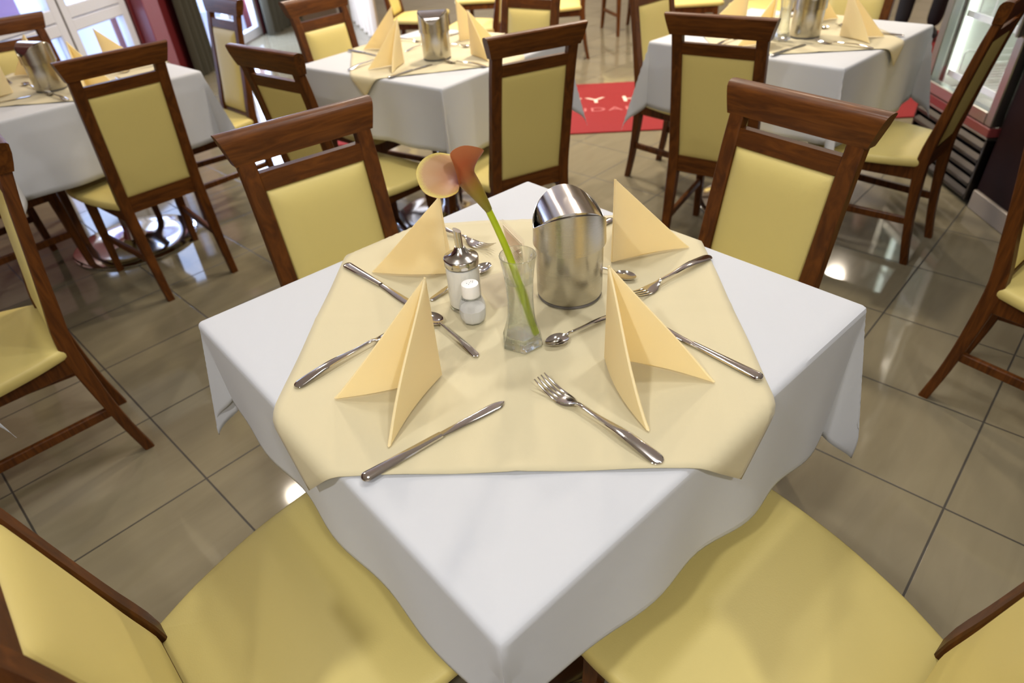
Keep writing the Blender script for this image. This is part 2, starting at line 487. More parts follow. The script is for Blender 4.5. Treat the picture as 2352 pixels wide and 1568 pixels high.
def make_chair():
    t = thing('dining_chair', 'x', 'chair')
    wd, le = M['wood'], M['leather']
    # rear legs run up as the back posts
    for s in (-1, 1):
        rings = []
        for i in range(26):
            z = 0.885 * i / 25
            hd = 0.0125 + 0.0065 * math.exp(-((z - 0.40) / 0.17) ** 2) + 0.001
            hw = 0.0135 + 0.0055 * min(1, z / 0.3)
            rings.append([(s * 0.1435 + a, py(z) + b, z) for a, b in chamf(hw, hd, 0.003)])
        G().loft(rings).obj('leg', wd, t)
    for s in (-1, 1):
        rings = []
        for i in range(8):
            z = 0.388 * i / 7
            f = z / 0.388
            rings.append([(s * (0.178 - 0.006 * f) + a, 0.404 - 0.020 * f + b, z) for a, b in chamf(0.0125 + 0.006 * f, 0.0125 + 0.006 * f, 0.003)])
        G().loft(rings).obj('leg', wd, t)
    # seat frame (aprons)
    g = G()
    g.box(-0.158, 0.158, 0.375, 0.394, 0.338, 0.390, 0.002)
    for s in (-1, 1):
        g.bar((s * 0.147, 0.012, 0.364), (s * 0.172, 0.372, 0.364), 0.010, 0.026)
    g.obj('seat_frame', wd, t)
    # seat cushion
    half = cubic([0, .05, .09, .16, .22, .30, .36, .392, .408], [.158, .179, .194, .213, .225, .234, .236, .228, .198])
    ys = [0.004 + 0.404 * (0.5 - 0.5 * math.cos(PI * k / 30)) for k in range(31)]
    out = [(-half(y), y) for y in ys] + [(half(y), y) for y in reversed(ys)]
    cy = 0.215
    def ring(sc, z, crown=0):
        return [(x * sc, cy + (y - cy) * sc, z) for x, y in out]
    g = G()
    g.loft([ring(0.955, 0.388), ring(0.985, 0.390), ring(0.998, 0.396), ring(1.0, 0.404), ring(0.996, 0.411), ring(0.985, 0.4165), ring(0.965, 0.4195),
            ring(0.90, 0.4225), ring(0.7, 0.4265), ring(0.45, 0.429), ring(0.2, 0.430), ring(0.02, 0.430)])
    g.obj('seat', le, t)
    # backrest cushion
    nx, nz = 16, 22
    x1, z0, z1 = 0.1250, 0.436, 0.8105
    def fr(u, v):
        x = -x1 + 2 * x1 * u; z = z0 + (z1 - z0) * v
        e = min(min(u, 1 - u) * 2 * x1, (z1 - z) * 1.0, (z - z0))
        b = 0.017 * (1 - math.exp(-e / 0.018))
        return (x, py(z) + 0.004 + b, z)
    def bk(u, v):
        x = -x1 + 2 * x1 * u; z = z0 + (z1 - z0) * v
        e = min(min(u, 1 - u) * 2 * x1, (z1 - z), (z - z0))
        return (x, py(z) - 0.006 - 0.005 * (1 - math.exp(-e / 0.01)), z)
    rings = []
    us = [0.5 - 0.5 * math.cos(PI * i / nx) for i in range(nx + 1)]
    vs = [0.5 - 0.5 * math.cos(PI * i / nz) for i in range(nz + 1)]
    for v in vs:
        rings.append([fr(u, v) for u in us] + [bk(u, v) for u in reversed(us)])
    G().loft(rings).obj('backrest', le, t)
    # cross rails between the posts
    def rail(za, zb, th=0.010):
        rings = []
        for x in (-0.1255, 0.1255):
            rings.append([(x, py(za) - th, za), (x, py(za) + th, za), (x, py(zb) + th, zb), (x, py(zb) - th, zb)])
        return G().loft(rings)
    rail(0.8105, 0.849).obj('back_rail', M['wood_rail'], t)
    rail(0.374, 0.436, 0.011).obj('back_rail', M['wood_rail'], t)
    # flared head rail, thick rounded top
    prof = [(-0.0890, 0.874), (-0.0590, 0.874), (-0.0600, 0.889), (-0.0615, 0.904), (-0.0635, 0.919), (-0.0660, 0.929), (-0.0715, 0.937), (-0.080, 0.941), (-0.090, 0.942), (-0.1005, 0.940), (-0.1040, 0.936), (-0.1015, 0.915), (-0.0955, 0.893)]
    rings = []
    for k in range(9):
        f = -1 + 2 * k / 8
        rings.append([(f * (0.1680 + (0.1865 - 0.1680) * max(0, (z - 0.874)) / 0.066), y, z) for y, z in prof])
    G().loft(rings).obj('top_rail', M['wood_rail'], t)
    for s in (-1, 1):
        G().bar((s * 0.1445, py(0.175) + 0.010, 0.175), (s * 0.1745, 0.385, 0.175), 0.009, 0.014).obj('stretcher', wd, t)
    return t

CH = make_chair()
used = [False]
def chair(x, y, th, label, group):
    o = CH if not used[0] else copy_tree(CH)
    used[0] = True
    o.location = (x, y, 0); o.rotation_euler = (0, 0, R(th))
    tag(o, label, 'chair', group)
    return o
g0 = 'chairs around the nearest table'
chair(-0.454, 0.467, -137.817, 'brown chair with pale yellow back, behind the nearest table beyond the sugar jar', g0)
chair(0.522, 0.451, 128.137, 'brown chair with pale yellow back, behind the nearest table on its right', g0)
chair(-0.481, -0.497, -43.452, 'cropped chair with a broad yellow seat in the lower left corner of the photo', g0)
chair(0.511, -0.508, 43.126, 'cropped chair with a broad yellow seat in the lower right corner of the photo', g0)
g1 = 'chairs around the left rear table'
chair(-1.485, 1.402, 50.178, 'brown chair seen from behind, pushed up to the left rear table', g1)
chair(-1.566, 2.403, 138.5, 'brown chair with tall narrow yellow back at the left rear table, near the olive curtain', g1)
chair(-2.41, 2.17, -130, 'brown chair at the left edge, between the steel bin and the white glazed door', g1)
chair(-2.418, 1.304, -30.1, 'chair cropped by the left edge, only dark legs showing under the left rear tablecloth', g1)
chair(-1.332, 0.492, 134.826, 'chair cropped by the left edge, facing left, its curved rear leg in full view', 'chairs of tables cropped by the photo edges')
g2 = 'chairs around the centre rear table'
chair(-0.81, 1.327, -34.929, 'brown chair seen obliquely from behind at the left corner of the centre rear table', g2)
chair(-0.027, 1.394, 31.034, 'brown chair seen from behind at the centre rear table, directly beyond the calla lily', g2)
chair(-0.949, 2.303, -123.6, 'light brown chair facing forward at the far left side of the centre rear table', g2)
chair(-0.065, 2.458, 147.3, 'brown chair facing forward at the far right side of the centre rear table', g2)
g3 = 'chairs around the right rear table'
chair(0.652, 1.448, -33.732, 'brown chair seen from behind in front of the right rear table', g3)
chair(1.512, 1.526, 47.8, 'brown chair seen edge on, between the right rear table and the glass door fridge', g3)
chair(0.592, 2.452, -132.6, 'brown chair on the left side of the right rear table, beside the red carpet lettering', g3)
chair(1.432, 2.404, 137.0, 'yellow backed chair behind the right rear table, beside the black trousers', g3)
chair(1.312, 0.667, -137.467, 'chair cropped by the right edge, facing right, its raked rear leg on the tiles', 'chairs of tables cropped by the photo edges')
g4 = 'chairs at the far tables along the top edge'
chair(0.335, 5.10, 90.3, 'distant chair with its yellow seat side on, beyond the chair at the centre rear table', g4)
chair(-0.30, 4.36, 76, 'distant chair showing a narrow strip of yellow back, left of the forward facing brown chair', g4)
chair(-1.22, 4.95, -96, 'distant chair with broad yellow seat right behind the centre rear steel bin', g4)
chair(-0.55, 5.92, 178, 'distant chair, only its seat edge showing above the centre rear steel bin', g4)
chair(1.22, 5.17, 178, 'distant chair whose yellow seat shows at the top edge, beyond the red carpet', g4)
chair(1.90, 4.66, 120, 'distant chair with yellow seat just left of the right rear napkin', g4)
chair(0.74, 6.20, 200, 'farthest chair, only thin dark legs showing on the pale tiles', g4)

# ------------------------------------------------------------------ tables
def make_table():
    t = thing('restaurant_table', 'x', 'table')
    G().box(-0.393, 0.393, -0.393, 0.393, 0.718, 0.7465, 0.004).obj('tabletop', M['wood'], t, False)
    G().lathe([(0.04, 0.03), (0.038, 0.10), (0.038, 0.66), (0.05, 0.70), (0.13, 0.7175), (0.13, 0.718)], 32).obj('column', M['base_steel'], t)
    G().lathe([(0.272, 0.0), (0.280, 0.003), (0.280, 0.010), (0.274, 0.0135), (0.20, 0.016), (0.09, 0.022), (0.052, 0.035), (0.04, 0.07)], 72).obj('base', M['base_steel'], t)
    return t

def fold_pos(u, v, hx, r, lean, ridge, wave, seed):
    """cloth coordinates -> position on a table of half size hx (z = 0 at the top)"""
    au, av = abs(u), abs(v)
    su, sv = (1 if u >= 0 else -1), (1 if v >= 0 else -1)
    a = max(0.0, au - hx); b = max(0.0, av - hx)
    x, y = min(au, hx), min(av, hx)
    if a == 0 and b == 0:
        return Vector((u, v, 0))
    rho = math.hypot(a, b)
    phi = math.atan2(b, a)            # 0 = x side, pi/2 = y side
    cf = math.sin(2 * phi)            # 1 in the middle of the corner
    dx, dy = math.cos(phi), math.sin(phi)
    # lean outwards: sides slightly, sharp ridge in the corner fold
    bump = math.exp(-((phi - PI / 4) / 0.40) ** 2) if (a > 0 and b > 0) else 0.0
    if a > 0 and b > 0:
        e = -0.02
    else:
        q = (av if a > 0 else au) / hx   # 0 mid side .. 1 corner
        e = lean * (1 - q ** 4) - 0.02 * q ** 4
        sgn = (v if a > 0 else u)
        side = (0 if su > 0 else 1) if a > 0 else (2 if sv > 0 else 3)
        e += wave * math.sin(11 * sgn / hx * 0.9 + 1.7 * side + seed) * (1 - q ** 2) * min(1, rho / 0.1)
    # rounded table edge: arc of radius r, then down
    arc = r * PI / 2
    out = e + ridge * bump
    if rho < arc:
        th = rho / r
        h, z = r * math.sin(th), -r * (1 - math.cos(th))
    else:
        d = rho - arc
        k = math.sqrt(1 + out * out)
        h, z = r + d * out / k, -r - d / k
    if a > 0 and b > 0:
        # slight sideways swing of the fold
        ox, oy = dx * (1 - bump) + 0.7071 * bump, dy * (1 - bump) + 0.7071 * bump
        x, y = hx + ox * h, hx + oy * h
    elif a > 0:
        x = hx + h
    else:
        y = hx + h
    return Vector((su * x, sv * y, z))

def cloth_object(name, mtl, hx, hangs, n, r=0.010, lean=0.05, ridge=0.42, wave=0.03, seed=0.0, th=0.0012, skew=1.0):
    """hangs = (x+, x-, y+, y-) overhang in metres"""
    def axis(hn, hp):
        pts = []
        N1, N2 = n, max(10, n // 2)
        pts += [-hx - hn * (1 - i / N2) ** 1.0 for i in range(N2)]
        pts += [-hx + 2 * hx * i / N1 for i in range(N1)]
        pts += [hx + hp * i / N2 for i in range(N2 + 1)]
        # extra samples on the rounded edge
        for e in (0.004, 0.008, 0.012, 0.016):
            if e < hn: pts.append(-hx - e)
            if e < hp: pts.append(hx + e)
        return sorted(set(round(p, 6) for p in pts))
    U = axis(hangs[1], hangs[0]); Vv = axis(hangs[3], hangs[2])
    V = []; F = []
    for v in Vv:
        for u in U:
            w = v
            if v < -hx:
                # uneven cloth: the overhang on this side grows towards +x
                k = 1 + (skew - 1) * min(1, max(0, (u + hx) / (2 * hx)))
                w = -hx - (-hx - v) * k
            V.append(fold_pos(u, w, hx, r, lean, ridge, wave, seed))
    nu = len(U)
    for j in range(len(Vv) - 1):
        for i in range(nu - 1):
            a = j * nu + i
            F.append((a, a + 1, a + nu + 1, a + nu))
    me = bpy.data.meshes.new(name)
    me.from_pydata([tuple(p) for p in V], [], F)
    o = link(name, me, mtl)
    s = o.modifiers.new('thickness', 'SOLIDIFY'); s.thickness = th; s.offset = -1
    return o

def overlay_object(name, mtl, half, rot, hx, z0=0.0012, n=56, lean=0.06, curl=None):
    """square cloth, turned by rot against the table, its corners bent over the table edges"""
    c, s = math.cos(rot), math.sin(rot)
    V = []; F = []
    for j in range(n + 1):
        for i in range(n + 1):
            p, q = -half + 2 * half * i / n, -half + 2 * half * j / n
            u, v = c * p - s * q, s * p + c * q
            au, av = abs(u), abs(v)
            su, sv = (1 if u >= 0 else -1), (1 if v >= 0 else -1)
            z = z0 + 0.0005
            H = hx + 0.0035
            r = 0.016
            if au > H - 0.004 and au >= av:
                d = au - (H - 0.004); arc = r * (PI / 2 - lean)
                if d < arc:
                    x = H - 0.004 + r * math.sin(d / r); dz = -r * (1 - math.cos(d / r))
                else:
                    e = d - arc; a0 = PI / 2 - lean
                    x = H - 0.004 + r * math.sin(a0) + e * math.sin(lean) ; dz = -r * (1 - math.cos(a0)) - e * math.cos(lean)
                pt = (su * x, v, z + dz)
            elif av > H - 0.004:
                d = av - (H - 0.004); arc = r * (PI / 2 - lean)
                if d < arc:
                    y = H - 0.004 + r * math.sin(d / r); dz = -r * (1 - math.cos(d / r))
                else:
                    e = d - arc; a0 = PI / 2 - lean
                    y = H - 0.004 + r * math.sin(a0) + e * math.sin(lean); dz = -r * (1 - math.cos(a0)) - e * math.cos(lean)
                pt = (u, sv * y, z + dz)
            else:
                # pressed fold lines and a hem that lifts a touch
                ed = min(half - abs(p), half - abs(q))
                zz = z + 0.0012 * math.exp(-(min(abs(p), abs(q)) / 0.006) ** 2) + 0.0022 * math.exp(-ed / 0.006) * (0.5 + 0.5 * math.sin(31 * (p + 1.3 * q)))
                pt = (u, v, zz)
            V.append(pt)
    for j in range(n):
        for i in range(n):
            a = j * (n + 1) + i
            F.append((a, a + 1, a + n + 2, a + n + 1))
    me = bpy.data.meshes.new(name)
    me.from_pydata(V, [], F)
    o = link(name, me, mtl)
    m = o.modifiers.new('thickness', 'SOLIDIFY'); m.thickness = 0.0010; m.offset = 1
    return o

TH = 0.75
T0 = make_table()
tables = [
    # x, y, rot, table label, cloth label, hangs(x+,x-,y+,y-), overlay?, seed
    (0.0, 0.0, 45.0, 'nearest square table, its steel column and round base hidden under white linen', 'white tablecloth on the nearest table, its corner fold reaching the bottom of the photo'),
    (-1.974, 1.80, 51.5, 'left rear table with a round polished steel base on the floor', 'white tablecloth on the left rear table, grey in shade, cropped by the left edge'),
    (-0.433, 1.967, -34.0, 'centre rear table standing before the red carpet', 'white tablecloth on the centre rear table, a cream corner hanging over its left side'),
    (1.037, 1.978, 46.0, 'right rear table next to the glass door fridge', 'white tablecloth on the right rear table, corner hanging in front of the red carpet'),
    (-1.77, 0.04, 45.0, 'table beyond the left edge of the photo, in front of the chair facing left', 'white tablecloth of which only a tip shows at the left edge of the photo'),
]
hang = [(0.22, 0.19, 0.22, 0.155), (0.23, 0.28, 0.22, 0.29), (0.28, 0.24, 0.28, 0.24), (0.28, 0.27, 0.27, 0.29), (0.24, 0.22, 0.22, 0.24)]
for k, (x, y, a, l1, l2) in enumerate(tables):
    t = T0 if k == 0 else copy_tree(T0)
    t.location = (x, y, 0); t.rotation_euler = (0, 0, R(a))
    tag(t, l1, 'table', 'restaurant tables')
    h = hang[k]
    c = cloth_object('tablecloth', M['cloth'], 0.395, h, 40 if k == 0 else 26, seed=0.7 + 1.3 * k, wave=0.035 if k == 0 else 0.05, ridge=0.24 if k == 0 else 0.30, skew=1.95 if k == 0 else 1.0)
    c.location = (x, y, TH); c.rotation_euler = (0, 0, R(a))
    tag(c, l2, 'tablecloth', 'white tablecloths')
ovs = [(0, 0.352, 46.3, 'cream overlay cloth laid diagonally on the nearest tablecloth, under the flower and cutlery'),
       (1, 0.345, 44, 'cream overlay cloth on the left rear table under a steel bin'),
       (2, 0.345, 47, 'cream overlay cloth on the centre rear table, one corner hanging over the edge'),
       (3, 0.345, 44, 'cream overlay cloth on the right rear table beside the fridge')]
for k, hf, ro, lb in ovs:
    x, y, a = tables[k][:3]
    o = overlay_object('table_overlay', M['overlay'], hf, R(ro), 0.405)
    o.location = (x, y, TH); o.rotation_euler = (0, 0, R(a))
    tag(o, lb, 'overlay cloth', 'cream overlay cloths')
ZT = TH + 0.0035          # top of the overlay

# ------------------------------------------------------------------ cutlery
def lens_ring(cx, cy, cz, hw, ht, dirv=(1, 0), n=12):
    out = []
    for k in range(n):
        a = 2 * PI * k / n
        ca, sa = math.cos(a), math.sin(a)
        e = 0.75
        w = hw * math.copysign(abs(ca) ** e, ca); z = ht * math.copysign(abs(sa) ** e, sa)
        out.append((cx - dirv[1] * w, cy + dirv[0] * w, cz + z))
    return out

def strip(st, n=12):
    """st: list of (s, offset, halfwidth, z, halfthickness) along +x"""
    return G().loft([lens_ring(s, o, z, w, t, n=n) for s, o, w, z, t in st])

def handle_stations(L, wend, wneck, zend, zmid, zneck, neck):
    st = []
    for i in range(23):
        f = (i / 22) ** 1.7
        s = neck * f
        cap = math.sqrt(max(0, 1 - (1 - min(1, s / wend)) ** 2))
        w = wneck + (wend - wneck) * (0.5 + 0.5 * math.cos(PI * min(1, f * 1.02)))
        z = zend + (zmid - zend) * math.sin(PI * f * 0.5) ** 2 * 1.0 if f < 0.5 else None
        zz = cubic([0, neck * .45, neck * .8, neck], [zend, zmid, zneck, zneck + 0.001])(s)
        st.append((s, 0, max(0.0004, w * cap), zz, 0.0013 + 0.0008 * f))
    return st

def make_knife():
    t = thing('table_knife', 'x', 'knife')
    L = 0.222
    st = []
    for i in range(25):
        f = (i / 24) ** 1.8; s = 0.118 * f
        cap = math.sqrt(max(0, 1 - (1 - min(1, s / 0.008)) ** 2))
        w = 0.0092 - 0.0038 * f ** 0.8
        st.append((s, 0, max(0.0005, w * cap), 0.0036 - 0.0004 * f, 0.0028 * max(.3, cap)))
    strip(st).obj('handle', M['chrome'], t)
    st = []
    for i in range(29):
        f = 1 - (1 - i / 28) ** 1.7; s = 0.1175 + (L - 0.1175) * f
        top = 0.0052 + 0.0005 * f - 0.0085 * max(0, (f - 0.70) / 0.30) ** 3.5
        bot = -0.0050 - 0.0055 * math.sin(PI * min(1, f * 1.25) * .5) ** 2 + 0.0075 * max(0, (f - 0.80) / 0.20) ** 4
        if f < 0.06: bot *= 0.85
        st.append((s, (top + bot) / 2, max(0.0006, (top - bot) / 2), 0.0028 - 0.0012 * f, 0.0011))
    strip(st).obj('blade', M['chrome'], t)
    return t

def make_fork():
    L = 0.218
    g = G()
    neck = 0.140
    st = handle_stations(L, 0.0098, 0.0034, 0.0018, 0.0095, 0.0085, neck)
    # head base
    for s, w, z in ((0.146, 0.0045, 0.0075), (0.152, 0.0080, 0.0050), (0.158, 0.0110, 0.0032), (0.165, 0.0126, 0.0022), (0.172, 0.0130, 0.0018), (0.1745, 0.0130, 0.0019)):
        st.append((s, 0, w, z, 0.0014))
    g.loft([lens_ring(s, o, z, w, th) for s, o, w, z, th in st])
    for k in range(4):
        o = -0.0105 + 0.0070 * k
        ts = []
        for i in range(9):
            f = i / 8; s = 0.172 + (L - 0.172) * f
            ts.append((s, o * (1 - 0.06 * f), 0.0022 * (1 - 0.55 * f ** 1.5), 0.0019 + 0.013 * f ** 1.7, 0.0012 * (1 - 0.4 * f)))
        g.loft([lens_ring(s, oo, z, w, th, n=8) for s, oo, w, z, th in ts])
    return g.obj('dinner_fork', M['chrome'])

def make_spoon():
    L = 0.150
    g = G()
    st = handle_stations(L, 0.0058, 0.0023, 0.0016, 0.0075, 0.0080, 0.105)
    st += [(0.109, 0, 0.0026, 0.0074, 0.0014), (0.112, 0, 0.0035, 0.0068, 0.0012)]
    g.loft([lens_ring(s, o, z, w, th) for s, o, w, z, th in st])
    # bowl as a dished shell
    N1, N2 = 14, 24
    c, a = 0.130, 0.0205
    def pt(rr, k, dz):
        th = 2 * PI * k / N2
        x = math.cos(th) * rr; y = math.sin(th) * rr
        w = 0.0148 * (1 - 0.16 * x)
        return (c + a * x, w * y, 0.0065 - 0.0052 * (1 - rr * rr) + dz + 0.0008 * x)
    top = [[pt(max(0.02, r / N1), k, 0.0011) for k in range(N2)] for r in range(N1 + 1)]
    bot = [[pt(max(0.02, r / N1), k, 0.0) for k in range(N2)] for r in range(N1, -1, -1)]
    g.loft(top + bot)
    return g.obj('dessert_spoon', M['chrome'])

KN, FK, SP = make_knife(), make_fork(), make_spoon()
first = {'k': True, 'f': True, 's': True}
def lay(kind, p0, p1, label, group, at_tip=False, L=None, z=ZT):
    """p0 = handle end, p1 = a point towards the tip; at_tip: p1 is the tip itself"""
    proto = {'k': KN, 'f': FK, 's': SP}[kind]
    o = proto if first[kind] else copy_tree(proto)
    first[kind] = False
    a = math.atan2(p1[1] - p0[1], p1[0] - p0[0])
    if at_tip:
        p0 = (p1[0] - L * math.cos(a), p1[1] - L * math.sin(a))
    o.location = (p0[0], p0[1], z); o.rotation_euler = (0, 0, a)
    tag(o, label, {'k': 'knife', 'f': 'fork', 's': 'spoon'}[kind], group)
    return o
gc = 'cutlery on the nearest table'
lay('k', (-0.185, -0.366), (-0.014, -0.220), 'knife lying nearest to the camera on the left, right of the left front napkin', gc)
lay('f', (0.188, -0.341), (0.035, -0.186), 'fork lying nearest to the camera, left of the right front napkin, tines up', gc, True, 0.218)
lay('f', (-0.330, -0.186), (-0.236, -0.087), 'fork with only its handle showing, its head hidden by the left front napkin', gc)
lay('k', (-0.347, 0.177), (-0.201, 0.043), 'knife behind the left front napkin, its blade tip hidden by it', gc)
lay('s', (-0.061, -0.121), (-0.141, -0.026), 'spoon beside the salt shaker, its bowl touching the left front napkin', gc)
lay('s', (0.160, -0.016), (0.045, -0.101), 'spoon right of the flower vase, handle running behind the right front napkin', gc, True, 0.150)
lay('k', (0.350, -0.186), (0.243, -0.075), 'knife on the right with its blade hidden behind the right front napkin', gc)
lay('f', (0.350, 0.168), (0.215, 0.050), 'fork at the right edge of the overlay, behind the right front napkin', gc)
lay('f', (-0.235, 0.357), (-0.060, 0.213), 'fork behind the sugar jar, only its tines and neck showing', gc, True, 0.218)
lay('s', (-0.156, 0.045), (-0.062, 0.156), 'spoon standing out behind the sugar jar, bowl on its right', gc, True, 0.150)
lay('s', (0.10, 0.155), (0.203, 0.088), 'spoon peeking out behind the apex of the right front napkin', gc, True, 0.150)
lay('k', (0.184, 0.334), (0.03, 0.185), 'knife behind the steel bin, only a short piece of handle showing', gc)

# ------------------------------------------------------------------ napkins: two upright triangular wings sharing a vertical spine
def make_napkin(dirs=((-0.88, -0.47), (-0.18, -0.98)), lens=(0.165, 0.165), h=0.165):
    """origin at the spine foot; every wing is a folded double layer with a rounded hypotenuse"""
    g = G()
    N1, N2 = 18, 14
    for (dx, dy), Lw, sd in zip(dirs, lens, (1, -1)):
        nx, ny = -dy * sd, dx * sd        # outwards side of the wing
        def P(u, v, off):
            # u: 0 spine .. 1 hypotenuse at height v (0 foot .. 1 apex)
            lim = Lw * (1 - v)
            s = lim * u
            bow = 0.007 * math.sin(PI * min(1, s / Lw)) * (1 - v)
            th = off * (0.0006 + 0.0042 * math.sqrt(max(0, 1 - (2 * abs(u - 0.9) if u > 0.9 else 0) ** 2)) * (0.35 + 0.65 * math.sin(PI * min(1, max(0, u))) ) * (1 - 0.6 * v))
            if u >= 0.999: th = off * 0.0003
            lift = 0.0015 + 0.004 * math.sin(PI * u) * (1 - v) * 0.6
            return (dx * s + nx * (bow + th), dy * s + ny * (bow + th), h * v + (lift if v < 0.02 else 0) + 0.0002)
        us = [i / N1 for i in range(N1)] + [0.965, 0.985, 1.0]
        rings = []
        for j in range(N2 + 1):
            v = min(0.9985, j / N2)
            rings.append([P(u, v, 1) for u in us] + [P(u, v, -1) for u in reversed(us)])
        g.loft(rings)
    return g.obj('folded_napkin', M['paper'])

def napkin(spine, tips, h, label, group):
    dirs, ls = [], []
    for tx, ty in tips:
        d = Vector((tx - spine[0], ty - spine[1])); ls.append(d.length); d.normalize(); dirs.append((d.x, d.y))
    o = make_napkin(dirs, ls, h)
    o.location = (spine[0], spine[1], ZT)
    return tag(o, label, 'napkin', group)
gn = 'folded yellow napkins on the nearest table'
napkin((-0.113, -0.163), ((-0.263, -0.212), (-0.163, -0.310)), 0.171, 'yellow folded napkin standing left front, open towards the lower left chair', gn)
napkin((0.134, -0.128), ((0.284, -0.190), (0.179, -0.286)), 0.160, 'yellow folded napkin standing right front, open towards the lower right chair', gn)
napkin((-0.137, 0.134), ((-0.288, 0.147), (-0.176, 0.288)), 0.154, 'yellow folded napkin behind the sugar jar, left of the calla lily', gn)
napkin((0.167, 0.157), ((0.318, 0.205), (0.192, 0.316)), 0.164, 'yellow folded napkin behind the steel bin on its right', gn)

# ------------------------------------------------------------------ steel swing-lid bin
def make_bin():
    t = thing('table_bin', 'x', 'bin')
    st = M['bin_steel']
    pa = R(-79)                     # direction of the hinge axis (front end)
    r = 0.0565
    G().lathe([(r - 0.006, 0.0), (r - 0.001, 0.0015), (r - 0.001, 0.004), (r - 0.004, 0.006), (r - 0.004, 0.007)], 72).obj('base_ring', M['seal'], t)
    G().lathe([(r - 0.004, 0.0055), (r - 0.001, 0.007), (r, 0.010), (r, 0.112), (r - 0.002, 0.114)], 72).obj('body', st, t)
    # collar with two raised ears carrying the hinge
    n = 96
    def ph(k): return 2 * PI * k / n
    rc = 0.0600
    def rim(th):
        p = rc * math.sin(th - pa)
        return 0.1285 + math.sqrt(max(0, 1 - (p / (rc * 1.01)) ** 2)) * 0.0445
    def low(th):
        return 0.1025 - 0.0005 * math.cos(2 * (th - pa))
    def pts(rr, zf):
        return [(rr * math.cos(ph(k)), rr * math.sin(ph(k)), zf(ph(k))) for k in range(n)]
    g = G()
    g.loft([pts(rc - 0.0022, low), pts(rc + 0.0009, lambda a: low(a) + 0.0004), pts(rc, lambda a: (low(a) + rim(a)) / 2), pts(rc, lambda a: rim(a) - 0.0006), pts(rc - 0.0006, rim),
            pts(rc - 0.0014, rim), pts(rc - 0.002, lambda a: rim(a) - 0.001), pts(rc - 0.002, lambda a: 0.10)], False, False)
    g.obj('collar', st, t)
    G().lathe([(0.0005, 0.1130), (0.0568, 0.1130), (0.0568, 0.1150), (0.0005, 0.1150)], 48).obj('dark_interior_disc', M['black'], t)  # black disc stands in for the shade inside the bin
    # lid: barrel arch over the hinge axis, trimmed to the bin's round outline, swung a little open
    ca, sa = math.cos(pa), math.sin(pa)
    rl = 0.0568
    g = G()
    NA, NP = 24, 40
    tilt = R(-4)
    def L(p, a, z):
        # p across the hinge axis, a along it
        dz = z - 0.140
        p2 = p * math.cos(tilt) - dz * math.sin(tilt); z2 = 0.140 + p * math.sin(tilt) + dz * math.cos(tilt)
        return (ca * a - sa * p2, sa * a + ca * p2, z2)
    top = []
    for j in range(NP + 1):
        th = PI * (0.13 + 0.87 * j / NP)
        p = -rl * math.cos(th) * 0.955
        lim = math.sqrt(max(0.00001, rl * rl - p * p))
        z = 0.130 + 0.0475 * math.sin(th)
        top.append([L(p, -lim + 2 * lim * i / NA, z) for i in range(NA + 1)])
    bot = []
    for j in range(NP + 1):
        th = PI * (0.13 + 0.87 * j / NP)
        p = -rl * math.cos(th) * 0.955
        lim = math.sqrt(max(0.00001, rl * rl - p * p))
        bot.append([L(p, lim - 2 * lim * i / NA, 0.127) for i in range(NA + 1)])
    rings = [a + b for a, b in zip(top, bot)]
    g.loft(rings)
    g.obj('swing_lid', M['lid'], t)
    return t
M['bin_steel'] = steel_mat('brushed_bin_steel', (0.50, 0.475, 0.42, 1), 0.23, True, (0.6, 0.6, 500))
M['lid'] = steel_mat('polished_lid_steel', (0.52, 0.49, 0.46, 1), 0.13, brush=True, sc=(260, 1.5, 1.5))
BIN = make_bin()
BIN.location = (0.0855, 0.0575, ZT)
tag(BIN, 'brushed steel swing-lid table bin beside the flower vase', 'bin', 'steel table bins')
bins = [(-1.935, 1.665, 62, 'steel table bin on the left rear table, cropped chair top in front'),
        (-0.397, 1.845, 80, 'steel table bin in the middle of the centre rear table'),
        (1.064, 1.885, 70, 'steel table bin on the right rear table at the top edge')]
for x, y, a, l in bins:
    c = copy_tree(BIN); c.location = (x, y, ZT); c.rotation_euler = (0, 0, R(a)); tag(c, l, 'bin', 'steel table bins')

